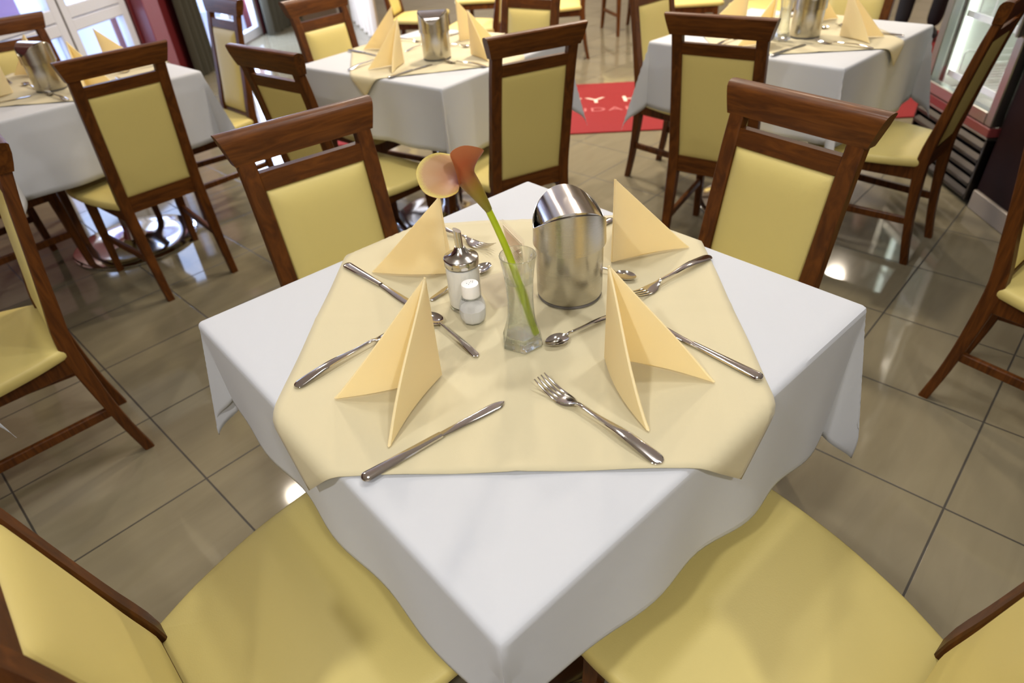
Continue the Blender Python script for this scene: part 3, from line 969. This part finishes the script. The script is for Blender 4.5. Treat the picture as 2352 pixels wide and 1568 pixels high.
# ------------------------------------------------------------------ vase with flower
def make_vase():
    t = thing('flower_vase', 'slender hexagonal glass vase of water holding the calla lily', 'vase')
    n = 72
    hexr = cubic([0, .004, .012, .022, .045, .07, .10, .13, .157], [.0305, .0330, .0318, .0285, .0235, .0210, .0208, .0228, .0272])
    hx = cubic([0, .02, .05, .10, .125, .157], [1.0, 0.95, .7, .35, 0.05, 0])
    def ring(z, off=0.0, rot=R(7)):
        out = []
        for k in range(n):
            a = 2 * PI * k / n
            m = (a + PI / 6) % (PI / 3) - PI / 6
            f = math.cos(PI / 6) / math.cos(m)
            f = 1 + (f * 1.06 - 1) * hx(z)
            rr = (hexr(z) - off) * f
            out.append((rr * math.cos(a + rot), rr * math.sin(a + rot), z))
        return out
    g = G()
    zs = [0.016 + (0.157 - 0.016) * i / 26 for i in range(27)]
    g.loft([ring(z) for z in zs], False, False)
    g.loft([ring(z, 0.0016) for z in zs], False, False)
    # rounded lip
    lip = []
    for k in range(7):
        a = PI * k / 6
        lip.append([(p[0] * 0 + q[0], q[1], 0.157 + 0.0009 * math.sin(a)) for p, q in zip(ring(0.157), ring(0.157, 0.0008 - 0.0008 * math.cos(a)))])
    g.loft(lip, False, False)
    g.obj('wall', M['glass_wall'], t)
    b = G()
    b.loft([ring(0.0, 0.003), ring(0.0015, 0.0004), ring(0.004), ring(0.010), ring(0.016, 0.0001), ring(0.0195, 0.004), ring(0.0175, 0.012), ring(0.0165, 0.022)])
    b.obj('foot', M['glass_solid'], t)
    w = G()
    w.loft([ring(0.0200, 0.0055)] + [ring(z, 0.0022) for z in (0.024, 0.04, 0.06, 0.08, 0.10, 0.1135)] + [ring(0.1145, 0.0017)])
    w.obj('water', M['water'], t)
    return t
vase = make_vase()
VX, VY = 0.0075, -0.0845
vase.location = (VX, VY, ZT)

def make_flower():
    t = thing('calla_lily', 'orange and pink calla lily on a bright green stem leaning out of the glass vase', 'flower', (VX, VY, ZT))
    ms = mat('lily_stem_green', (0.40, 0.50, 0.012, 1), 0.4, noise=0.12, scale=40)
    path = [(0.021, -0.006, 0.022), (0.013, -0.006, 0.050), (0.006, -0.005, 0.083), (-0.001, -0.004, 0.115), (-0.0085, -0.003, 0.145), (-0.017, -0.003, 0.175), (-0.027, -0.003, 0.205), (-0.0365, -0.004, 0.232)]
    f = [cubic(list(range(len(path))), [p[i] for p in path]) for i in range(3)]
    pts = [tuple(ff(i / 5) for ff in f) for i in range(5 * (len(path) - 1) + 1)]
    G().tube(pts, [0.0058 - 0.0012 * i / len(pts) for i in range(len(pts))], 14).obj('stem', ms, t)
    # spathe: funnel whose left lip rolls outwards and whose right side rises to a point
    m, N, L, P = nt('calla_spathe')
    at = N.new('ShaderNodeAttribute'); at.attribute_name = 'along'
    go = N.new('ShaderNodeNewGeometry')
    r1 = N.new('ShaderNodeValToRGB'); e = r1.color_ramp
    e.elements[0].position = 0.0; e.elements[0].color = (0.20, 0.19, 0.015, 1)
    e.elements[1].position = 1.0; e.elements[1].color = (0.48, 0.15, 0.05, 1)
    x = e.elements.new(0.30); x.color = (0.26, 0.17, 0.02, 1)
    x = e.elements.new(0.55); x.color = (0.29, 0.10, 0.03, 1)
    x = e.elements.new(0.8); x.color = (0.38, 0.085, 0.025, 1)
    r2 = N.new('ShaderNodeValToRGB'); e = r2.color_ramp
    e.elements[0].position = 0.40; e.elements[0].color = (0.10, 0.02, 0.025, 1)
    e.elements[1].position = 1.0; e.elements[1].color = (0.60, 0.50, 0.10, 1)
    x = e.elements.new(0.60); x.color = (0.25, 0.10, 0.075, 1)
    x = e.elements.new(0.80); x.color = (0.37, 0.19, 0.09, 1)
    x = e.elements.new(0.955); x.color = (0.43, 0.25, 0.10, 1)
    nz = N.new('ShaderNodeTexNoise'); nz.inputs['Scale'].default_value = 90
    ad = N.new('ShaderNodeMath'); ad.operation = 'MULTIPLY_ADD'; ad.inputs[1].default_value = 0.07
    L.new(nz.outputs[0], ad.inputs[0])
    sb = N.new('ShaderNodeMath'); sb.operation = 'SUBTRACT'; sb.inputs[1].default_value = 0.035
    L.new(at.outputs['Fac'], sb.inputs[0]); L.new(sb.outputs[0], ad.inputs[2])
    L.new(ad.outputs[0], r1.inputs[0]); L.new(ad.outputs[0], r2.inputs[0])
    mx = N.new('ShaderNodeMix'); mx.data_type = 'RGBA'
    a2 = N.new('ShaderNodeAttribute'); a2.attribute_name = 'inside'
    L.new(a2.outputs['Fac'], mx.inputs['Factor']); L.new(r1.outputs[0], mx.inputs['A']); L.new(r2.outputs[0], mx.inputs['B'])
    L.new(mx.outputs['Result'], P.inputs['Base Color'])
    P.inputs['Roughness'].default_value = 0.45
    P.inputs['Subsurface Weight'].default_value = 0.08
    P.inputs['Subsurface Radius'].default_value = (0.006, 0.003, 0.0015)
    NT, NH = 26, 56
    V = []; F = []; al = []; ins = []
    neck = Vector(path[-1])
    ax = Vector((-0.30, -0.22, 0.93)).normalized()        # funnel axis, up and a little to the left front
    ex = Vector((-0.94, -0.12, 0)); ex = (ex - ax * ex.dot(ax)).normalized()   # towards the rolled lip
    ey = ax.cross(ex)
    rim = [(-0.0345, -0.0055, 0.3135), (-0.0445, -0.0185, 0.3235), (-0.0595, -0.0255, 0.3275), (-0.0745, -0.0295, 0.3205), (-0.0715, -0.0325, 0.3065), (-0.0685, -0.0345, 0.2915), (-0.0685, -0.0345, 0.2725), (-0.0835, -0.0335, 0.2635), (-0.1005, -0.0315, 0.2625), (-0.1165, -0.0255, 0.2685), (-0.1245, -0.0175, 0.2845), (-0.1235, -0.0095, 0.2955), (-0.1145, -0.0005, 0.3045), (-0.0985, 0.0065, 0.3085), (-0.0835, 0.0165, 0.3025), (-0.0645, 0.0225, 0.2965), (-0.0455, 0.0165, 0.2985)]
    nr = len(rim)
    def rimp(u):
        u = (u % 1.0) * nr; i = int(u); f_ = u - i
        P0, P1, P2, P3 = (Vector(rim[(i + k) % nr]) for k in (-1, 0, 1, 2))
        return 0.5 * ((2 * P1) + (P2 - P0) * f_ + (2 * P0 - 5 * P1 + 4 * P2 - P3) * f_ ** 2 + (3 * P1 - P0 - 3 * P2 + P3) * f_ ** 3)
    C1 = Vector((-.0490, -.0055, .2590)); C2 = Vector((-.0605, -.0060, .2760))
    ax = (C2 - neck).normalized()
    e1 = Vector((0, -1, 0)); e1 = (e1 - ax * e1.dot(ax)).normalized(); e2 = ax.cross(e1)
    # angle of each rim point round the axis, evened out
    raw = []
    for k in range(NH):
        q = rimp(k / NH) - C2
        raw.append(math.atan2(q.dot(e2), q.dot(e1)))
    un = [raw[0]]
    for a in raw[1:]:
        d = (a - un[-1] + PI) % (2 * PI) - PI
        un.append(un[-1] + d)
    sg = 1 if un[-1] > un[0] else -1
    un = [0.35 * a + 0.65 * (un[0] + sg * 2 * PI * k / NH) for k, a in enumerate(un)]
    def circ(C, r, k):
        return C + (e1 * math.cos(un[k]) + e2 * math.sin(un[k])) * r
    def pos(t_, k):
        A0 = circ(neck - ax * 0.003, 0.0050, k); A1 = circ(C1, 0.0105, k); A2 = circ(C2, 0.0135, k)
        P = rimp(k / NH)
        if t_ < 0.5:
            f_ = t_ / 0.5
            a = A0.lerp(A1, f_); b = A1.lerp(A2, f_)
            return a.lerp(b, f_)
        f_ = (t_ - 0.5) / 0.5
        Q = A2 + ax * 0.30 * (P - A2).length
        a = A2.lerp(Q, f_); b = Q.lerp(P, f_)
        return a.lerp(b, f_)
    for side in (0, 1):
        for i in range(NT + 1):
            for k in range(NH):
                t_ = i / NT
                p = pos(t_, k)
                if side:
                    c0 = neck.lerp(C2, t_) + ax * 0.01 * t_
                    n_ = (c0 - p)
                    n_ = n_.normalized() if n_.length > 1e-6 else ax
                    p = p + (n_ * 0.6 + ax * 0.5 * t_) * 0.0010
                V.append(tuple(p)); al.append(t_); ins.append(float(side))
    for side in (0, 1):
        b = side * (NT + 1) * NH
        for i in range(NT):
            for k in range(NH):
                a = b + i * NH + k; c = b + i * NH + (k + 1) % NH
                F.append((a, c, c + NH, a + NH) if not side else (a, a + NH, c + NH, c))
    b2 = (NT + 1) * NH
    for k in range(NH):
        a = NT * NH + k; c = NT * NH + (k + 1) % NH
        F.append((a, c, c + b2, a + b2))
    me = bpy.data.meshes.new('spathe')
    me.from_pydata(V, [], F)
    A = me.attributes.new('along', 'FLOAT', 'POINT'); A.data.foreach_set('value', al)
    B = me.attributes.new('inside', 'FLOAT', 'POINT'); B.data.foreach_set('value', ins)
    link('spathe', me, m, t)
    sp = [neck + ax * (0.022 + 0.034 * i / 8) for i in range(9)]
    G().tube(sp, [0.0028, 0.0034, 0.0036, 0.0036, 0.0035, 0.0033, 0.0030, 0.0024, 0.0012], 10).obj('spadix', mat('spadix_yellow', (0.55, 0.28, 0.05, 1), 0.7, bump=0.6, bscale=900), t)
    return t
make_flower()

# ------------------------------------------------------------------ sugar jar, salt shaker, menu stand
def make_sugar():
    t = thing('sugar_dispenser', 'glass sugar pourer full of white sugar with a steel spout cap', 'sugar pourer', (-0.0935, 0.0265, ZT))
    r = 0.0285
    G().lathe([(r - 0.004, 0.0), (r - 0.0006, 0.0012), (r, 0.004), (r, 0.083), (r - 0.001, 0.085), (r - 0.0012, 0.085)], 48, cap1=False).obj('jar', M['glass'], t)
    G().lathe([(r - 0.004, 0.0006), (r - 0.0010, 0.002), (r - 0.0008, 0.0065), (0.001, 0.0070)], 48).obj('foot', M['glass_solid'], t)
    G().lathe([(0.0005, 0.0075), (r - 0.0016, 0.0076), (r - 0.0012, 0.009), (r - 0.0012, 0.0785), (r - 0.004, 0.080), (0.0005, 0.0805)], 48).obj('sugar', M['sugar'], t)
    G().lathe([(r - 0.001, 0.0825), (r + 0.0004, 0.0830), (r + 0.0008, 0.0840), (r + 0.0008, 0.0945), (r + 0.0002, 0.0958), (r - 0.0012, 0.0966), (r - 0.008, 0.0995), (r - 0.013, 0.1030), (0.0112, 0.1080), (0.0090, 0.1125), (0.0078, 0.1140), (0.0072, 0.1141)], 48, cap0=False).obj('cap', M['cap_steel'], t)
    pts = [(0, 0, 0.110), (-0.0006, 0, 0.125), (-0.0014, 0, 0.143)]
    g = G(); g.tube(pts, [0.0066, 0.0066, 0.0066], 24, cap=False)
    g.tube([pts[2], (-0.00142, 0, 0.1432), (-0.00075, 0, 0.130), (-0.0001, 0, 0.118)], [0.0066, 0.0058, 0.0058, 0.0058], 24, cap=False)
    # slanted pouring end
    V = []
    for v in g.V:
        x, y, z = v
        if z > 0.138: z += 0.55 * (-x - 0.0014)
        V.append((x, y, z))
    g.V = V
    g.obj('spout', M['cap_steel'], t)
    return t
make_sugar()

def make_salt():
    t = thing('salt_shaker', 'small faceted glass salt shaker with a white perforated cap', 'salt shaker', (-0.0765, -0.0200, ZT))
    n = 72
    prof = cubic([0, .003, .010, .020, .030, .038, .044, .048], [.0140, .0168, .0188, .0192, .0178, .0150, .0118, .0108])
    def ring(z, off=0.0, fl=1.0):
        out = []
        for k in range(n):
            a = 2 * PI * k / n
            m = (a + PI / 10) % (PI / 5) - PI / 10
            f = 1 + (math.cos(PI / 10) / math.cos(m) * 1.02 - 1) * fl * (1 - min(1, max(0, (z - 0.03) / 0.012)))
            rr = (prof(z) - off) * f
            out.append((rr * math.cos(a), rr * math.sin(a), z))
        return out
    zs = [0.0, .002, .005, .010, .015, .020, .025, .030, .035, .040, .044, .048]
    G().loft([ring(z) for z in zs], True, False).obj('jar', M['glass_wall'], t)
    G().loft([ring(0.0035, 0.0022)] + [ring(z, 0.0016) for z in (.006, .010, .014, .018)] + [ring(0.0225, 0.0016)]).obj('salt', M['salt'], t)
    g = G().lathe([(0.0112, 0.0420), (0.0122, 0.0425), (0.0124, 0.0440), (0.0124, 0.0590), (0.0118, 0.0612), (0.0105, 0.0618), (0.0005, 0.0622)], 40)
    cp = g.obj('cap', M['white_plastic'], t)
    h = G()
    for dx, dy in ((0, 0), (0.004, 0.001), (-0.004, -0.001), (0.001, 0.004), (-0.001, -0.004), (0.0035, 0.0045)):
        h.lathe([(0.0002, 0.0622), (0.00052, 0.0622), (0.00052, 0.0624), (0.0002, 0.0624)], 10, (dx, dy))
    h.obj('pour_holes', M['hole'], cp)
    t.scale = (1.17, 1.17, 1.17)
    return t
make_salt()

def make_menu():
    t = thing('menu_stand', 'clear acrylic card stand with a small printed card, behind the flower stem', 'card stand', (-0.012, 0.085, ZT), R(-64))
    # local x runs along the card, y is its thickness; the foot plate spreads under it
    f = G()
    f.box(-0.055, 0.055, -0.062, 0.020, 0.0, 0.0022, 0.0006); f.obj('foot_plate', M['acrylic'], t, False)
    for s in (-1, 1):
        g = G()
        def q(z, o): return 0.020 * (1 - z / 0.112) * 0.6 + s * 0.0024 + o
        rings = []
        for z in (0.0022, 0.112):
            rings.append([(-0.046, q(z, -0.0009), z), (0.046, q(z, -0.0009), z), (0.046, q(z, 0.0009), z), (-0.046, q(z, 0.0009), z)])
        g.loft(rings); g.obj('panel', M['acrylic'], t, False)
    def sheet(x0, x1, z0, z1, o):
        def q(z): return 0.020 * (1 - z / 0.112) * 0.6
        a = o
        return G().loft([[(x0, q(z) - a, z), (x1, q(z) - a, z), (x1, q(z) + a, z), (x0, q(z) + a, z)] for z in (z0, z1)])
    card = sheet(-0.040, 0.040, 0.012, 0.104, 0.0006).obj('card', mat('pale_card', (0.80, 0.68, 0.56, 1), 0.7), t, False)
    sheet(-0.034, 0.034, 0.072, 0.098, 0.0009).obj('printed_picture', mat('faded_orange_print', (0.66, 0.36, 0.24, 1), 0.7), card, False)
    ln = G()
    for k in range(8):
        z = 0.066 - 0.006 * k
        w = 0.030 - 0.006 * ((k * 7) % 3)
        b = sheet(-w, w, z - 0.0011, z, 0.0009)
        off = len(ln.V); ln.V += b.V; ln.F += [tuple(i + off for i in fc) for fc in b.F]
    ln.obj('printed_lines', mat('grey_brown_print', (0.42, 0.30, 0.24, 1), 0.7), card, False)
    return t
make_menu()

# ------------------------------------------------------------------ settings on the rear tables
def rear_setting(k, names, c=None):
    x, y, a = tables[k][:3]
    a = R(a) - R(45)
    ca, sa = math.cos(a), math.sin(a)
    def T(p): return (x + ca * p[0] - sa * p[1], y + sa * p[0] + ca * p[1])
    gname = 'cutlery on the %s table' % names
    npk = 'folded napkins on the %s table' % names
    s4 = [('near left', 0), ('near right', 90), ('far right', 180), ('far left', 270)]
    for nm, ang in s4:
        r_ = R(ang); c_, s_ = math.cos(r_), math.sin(r_)
        def Q(p): return T((c_ * p[0] - s_ * p[1], s_ * p[0] + c_ * p[1]))
        napkin(Q((-0.125, -0.150)), (Q((-0.268, -0.205)), Q((-0.172, -0.300))), 0.165, 'yellow folded napkin on the %s side of the %s table' % (nm, names), npk)
        lay('k', Q((-0.185, -0.366)), Q((-0.014, -0.220)), 'knife laid on the %s side of the %s table' % (nm, names), gname)
        lay('f', Q((-0.345, -0.186)), Q((-0.236, -0.070)), 'fork laid on the %s side of the %s table' % (nm, names), gname)
        sp_ = Q((-0.09, -0.08))
        if min(math.hypot(sp_[0] - b[0], sp_[1] - b[1]) for b in bins) < 0.125:
            continue
        lay('s', Q((-0.05, -0.115)), Q((-0.141, -0.026)), 'spoon laid on the %s side of the %s table' % (nm, names), gname)
rear_setting(1, 'left rear')
rear_setting(2, 'centre rear')
rear_setting(3, 'right rear')

# sugar jar / vase seen blurred beside the right rear bin
def copy_of(src, loc, label, cat, rz=0):
    c = copy_tree(src); c.location = loc; c.rotation_euler = (0, 0, R(rz)); tag(c, label, cat); return c
c = copy_of(vase, (0.96, 1.84, ZT), 'clear glass vase left of the steel bin on the right rear table', 'vase', 20)

# ------------------------------------------------------------------ carpet, fridge, counter
def carpet():
    t = thing('red_carpet', 'long red carpet runner with cream lettering on the tiled floor behind the tables', 'carpet', (0, 3.6, 0), R(1.0))
    G().box(-1.9, 2.75, -0.545, 0.545, 0.0, 0.009, 0.003).obj('pile', M['red'], t, False)
    def text(name, s, size, x, y, m):
        cu = bpy.data.curves.new(name, 'FONT'); cu.body = s; cu.size = size; cu.align_x = 'CENTER'; cu.align_y = 'CENTER'; cu.extrude = 0.0006
        cu.space_character = 1.15
        o = bpy.data.objects.new(name, cu); COL.objects.link(o)
        dg = bpy.context.evaluated_depsgraph_get()
        me = bpy.data.meshes.new_from_object(o.evaluated_get(dg))
        bpy.data.objects.remove(o)
        q = link(name, me, m, t, False); q.location = (x, y, 0.0098); q.scale = (1, 0.72, 1)
        return q
    text('lettering', 'CITY HOTEL', 0.24, 0.625, 0.11, M['carpet_print'])
    text('lettering', 'BUDAPEST', 0.15, 0.50, -0.10, M['carpet_print2'])
carpet()
tag(G().box(2.86, 3.9, 4.35, 5.28, 0.0, 0.009, 0.003).obj('red_mat', M['red'], smooth=False), 'red floor mat beyond the right rear table, beside the fridge edge', 'mat')

def fridge():
    t = thing('glass_door_fridge', 'tall glass door display fridge with white wire racks behind the right rear table', 'fridge', (1.95, 1.895, 0))
    D, Wd, H = 0.62, 0.62, 1.95       # x depth, y width
    alu = steel_mat('anodised_aluminium', (0.42, 0.43, 0.40, 1), 0.3, brush=False)
    dark = mat('dark_fridge_shell', (0.03, 0.02, 0.018, 1), 0.4)
    wine = mat('wine_red_trim', (0.16, 0.03, 0.03, 1), 0.25, coat=0.3)
    white = mat('white_fridge_liner', (0.82, 0.84, 0.78, 1), 0.4)
    wire = mat('white_coated_wire', (0.85, 0.86, 0.82, 1), 0.35)
    # shell
    g = G(); g.box(0.02, D, 0, 0.02, 0.03, H, 0.002); g.box(0.02, D, Wd - 0.02, Wd, 0.03, H, 0.002); g.box(D - 0.02, D, 0.02, Wd - 0.02, 0.03, H, 0.002)
    g.box(0.02, D - 0.02, 0.02, Wd - 0.02, H - 0.03, H, 0.002); g.box(0.04, D - 0.02, 0.02, Wd - 0.02, 0.03, 0.335, 0.002)
    g.obj('shell', dark, t, False)
    l = G(); l.box(0.05, D - 0.02, 0.0205, 0.035, 0.36, H - 0.05, 0.002); l.box(0.05, D - 0.02, Wd - 0.035, Wd - 0.0205, 0.36, H - 0.05, 0.002)
    l.box(D - 0.036, D - 0.021, 0.035, Wd - 0.035, 0.36, H - 0.05, 0.002); l.box(0.05, D - 0.036, 0.035, Wd - 0.035, 0.345, 0.36, 0.002)
    l.obj('liner', white, t, False)
    # door
    f = G()
    f.box(-0.03, 0.015, Wd - 0.055, Wd, 0.35, H, 0.004); f.box(-0.03, 0.015, 0.0, 0.05, 0.35, H, 0.004)
    f.box(-0.03, 0.015, 0.05, Wd - 0.055, H - 0.06, H, 0.004); f.box(-0.03, 0.015, 0.05, Wd - 0.055, 0.35, 0.40, 0.004)
    d = f.obj('door', alu, t, False)
    G().box(-0.012, -0.006, 0.05, Wd - 0.055, 0.40, H - 0.06, 0.001).obj('pane', M['pane'], d, False)
    G().box(0.0145, 0.019, 0.0, Wd, 0.35, H, 0.001).obj('seal', M['seal'], d, False) if False else None
    h = G(); h.box(-0.055, -0.031, 0.015, 0.035, 0.7, 1.5, 0.005); h.obj('handle', alu, d, False)
    b = G(); b.box(-0.028, 0.035, 0.0, Wd, 0.305, 0.345, 0.004); b.obj('trim_band', wine, t, False)
    b = G(); b.box(-0.024, 0.035, 0.0, Wd, 0.296, 0.304, 0.001); b.obj('trim_strip', alu, t, False)
    # louvred grille
    gr = G()
    gr.box(-0.02, 0.035, 0.0, 0.014, 0.02, 0.29, 0.002); gr.box(-0.02, 0.035, Wd - 0.014, Wd, 0.02, 0.29, 0.002)
    for k in range(5):
        z = 0.030 + 0.054 * k
        gr.loft([[(-0.022, y, z), (-0.017, y, z - 0.006), (0.012, y, z + 0.022), (0.012, y, z + 0.034), (-0.010, y, z + 0.030), (-0.022, y, z + 0.012)] for y in (0.014, Wd - 0.014)])
    gr.obj('grille', steel_mat('grille_steel', (0.085, 0.075, 0.065, 1), 0.33, brush=False), t, False)
    # wire racks
    for z in (0.44, 0.70, 0.96, 1.24, 1.52):
        w = G()
        w.tube([(0.055, 0.05, z), (0.055, Wd - 0.05, z)], 0.006, 8); w.tube([(D - 0.05, 0.05, z), (D - 0.05, Wd - 0.05, z)], 0.005, 8)
        for k in range(13):
            y = 0.05 + (Wd - 0.10) * k / 12
            w.tube([(0.055, y, z), (D - 0.05, y, z)], 0.003, 6)
        w.box(0.048, 0.054, 0.045, Wd - 0.045, z - 0.022, z + 0.006, 0.001)
        for k in range(5):
            y = 0.09 + (Wd - 0.18) * k / 4
            w.tube([(0.075, y, z), (0.075, y, z + 0.085), (0.085, y, z + 0.095), (D - 0.10, y, z + 0.095), (D - 0.09, y, z + 0.085), (D - 0.09, y, z)], 0.0045, 8)
        w.obj('wire_rack', wire, t)
    # strip light inside the cabinet
    s = G(); s.box(0.06, 0.075, Wd - 0.062, Wd - 0.038, 0.42, H - 0.12, 0.003)
    s.obj('strip_light', emit_mat('fridge_strip_light', (0.92, 1.0, 0.86, 1), 5.0), t, False)
    s = G(); s.box(0.06, 0.075, 0.038, 0.062, 0.42, H - 0.12, 0.003)
    s.obj('strip_light', emit_mat('fridge_strip_light', (0.92, 1.0, 0.86, 1), 5.0), t, False)
    # glassware stored on the racks
    return t
fridge()
def goblet(x, y, z, label):
    g = G().lathe([(0.024, 0), (0.024, 0.002), (0.004, 0.005), (0.003, 0.04), (0.012, 0.048), (0.024, 0.065), (0.027, 0.085), (0.024, 0.11)], 24, cap1=False)
    o = g.obj('glass_goblet', M['glass'])
    o.location = (x, y, z)
    return tag(o, label, 'glass', 'stemmed glasses in the fridge')
for i, (dx, dy) in enumerate(((0.13, 0.14), (0.13, 0.235), (0.13, 0.33), (0.24, 0.18), (0.24, 0.29))):
    goblet(1.95 + dx, 1.895 + dy, 0.446, 'clear stemmed glass on the lowest fridge rack')
    goblet(1.95 + dx, 1.895 + dy, 0.706, 'clear stemmed glass on the second fridge rack from below')

def counter():
    t = thing('bar_counter', 'dark mahogany bar counter on a pale tiled plinth, right of the fridge', 'counter', (1.95, -1.2, 0))
    G().box(0, 0.60, 0, 3.07, 0.085, 1.08, 0.004).obj('body', M['dark_panel'], t, False)
    G().box(-0.03, 0.63, -0.02, 3.075, 1.08, 1.12, 0.006).obj('countertop', M['dark_panel'], t, False)
    G().box(-0.012, 0.58, 0, 3.07, 0.0, 0.084, 0.003).obj('plinth', mat('grey_plinth_tile', (0.26, 0.22, 0.18, 1), 0.3), t, False)
counter()

# ------------------------------------------------------------------ person in black trousers beyond the right rear table
def person():
    V = []; E = []; Rr = []
    def add(p, r, prev=None):
        V.append(p); Rr.append(r)
        if prev is not None: E.append((prev, len(V) - 1))
        return len(V) - 1
    pel = add((0, 0, 0.98), (0.15, 0.105))
    w = add((0, 0, 1.14), (0.13, 0.095), pel)
    ch = add((0, 0.0, 1.36), (0.155, 0.105), w)
    nk = add((0, 0.0, 1.50), (0.055, 0.055), ch)
    n2 = add((0, -0.01, 1.56), (0.05, 0.052), nk)
    hd = add((0, -0.02, 1.66), (0.075, 0.092), n2)
    add((0, -0.015, 1.74), (0.062, 0.075), hd)
    for s in (-1, 1):
        hp = add((s * 0.10, 0, 0.90), (0.092, 0.095), pel)
        kn = add((s * 0.115, -0.02 if s < 0 else -0.14, 0.50), (0.068, 0.07), hp)
        an = add((s * 0.12, 0.03 if s < 0 else 0.07, 0.09), (0.058, 0.06), kn)
        sh = add((s * 0.20, 0, 1.42), (0.055, 0.055), ch)
        el = add((s * 0.245, 0.02, 1.13), (0.042, 0.042), sh)
        wr = add((s * 0.24, -0.09, 0.90), (0.026, 0.03), el)
        pm = add((s * 0.235, -0.115, 0.83), (0.022, 0.036), wr)
        for k in range(4):
            f1 = add((s * 0.232, -0.145 + 0.022 * k, 0.775 + 0.004 * abs(k - 1.5)), (0.009, 0.009), pm)
            add((s * 0.222, -0.15 + 0.022 * k, 0.735 + 0.006 * abs(k - 1.5)), (0.008, 0.008), f1)
        th = add((s * 0.225, -0.155, 0.82), (0.010, 0.010), pm)
        add((s * 0.220, -0.175, 0.79), (0.009, 0.009), th)
    me = bpy.data.meshes.new('person')
    me.from_pydata(V, E, [])
    o = bpy.data.objects.new('person', me)
    COL.objects.link(o)
    m = o.modifiers.new('skin', 'SKIN')
    for i, r in enumerate(Rr):
        sv = me.skin_vertices[0].data[i]; sv.radius = r
        sv.use_root = (i == 0)
    sd = o.modifiers.new('sub', 'SUBSURF'); sd.levels = 2; sd.render_levels = 2
    dg = bpy.context.evaluated_depsgraph_get()
    me2 = bpy.data.meshes.new_from_object(o.evaluated_get(dg))
    o.modifiers.clear()
    o.data = me2
    skin = mat('skin', (0.62, 0.38, 0.27, 1), 0.5); blk = mat('black_cloth', (0.008, 0.007, 0.009, 1), 0.85); sh = mat('white_shirt', (0.7, 0.68, 0.66, 1), 0.85)
    for mm in (skin, blk, sh): me2.materials.append(mm)
    for p in me2.polygons:
        c = p.center
        p.use_smooth = True
        inarm = abs(c.x) > 0.185 and c.z < 1.30
        if c.z < 1.03 and not (abs(c.x) > 0.19 and c.z > 0.68): p.material_index = 1
        elif c.z < 1.50 and not (c.z < 0.93): p.material_index = 2
        else: p.material_index = 0
    # shoes, hair, face
    for s in (-1, 1):
        g = G(); y0 = 0.03 if s < 0 else 0.07
        g.loft([[(s * 0.12 + w_ * math.cos(2 * PI * k / 16), y0 + yy + 0.0 * k, 0.045 + hh * math.sin(2 * PI * k / 16)) for k in range(16)] for yy, w_, hh in
                ((0.075, 0.02, 0.02), (0.06, 0.038, 0.043), (0.0, 0.042, 0.045), (-0.08, 0.046, 0.040), (-0.14, 0.042, 0.034), (-0.185, 0.022, 0.022))])
        g.obj('shoe', blk, o)
    hr = G()
    hr.loft([[(rx * math.cos(2 * PI * k / 24), -0.005 + ry * math.sin(2 * PI * k / 24) + 0.012, z) for k in range(24)] for z, rx, ry in ((1.675, 0.083, 0.088), (1.72, 0.086, 0.096), (1.77, 0.078, 0.088), (1.805, 0.05, 0.058), (1.815, 0.01, 0.012))])
    hr.obj('hair', mat('dark_brown_hair', (0.03, 0.018, 0.01, 1), 0.6), o)
    o.location = (3.10, 5.02, 0.0095); o.rotation_euler = (0, 0, R(-20))
    tag(o, 'person in black trousers standing behind the right rear table, only the lower legs in view', 'person')
person()
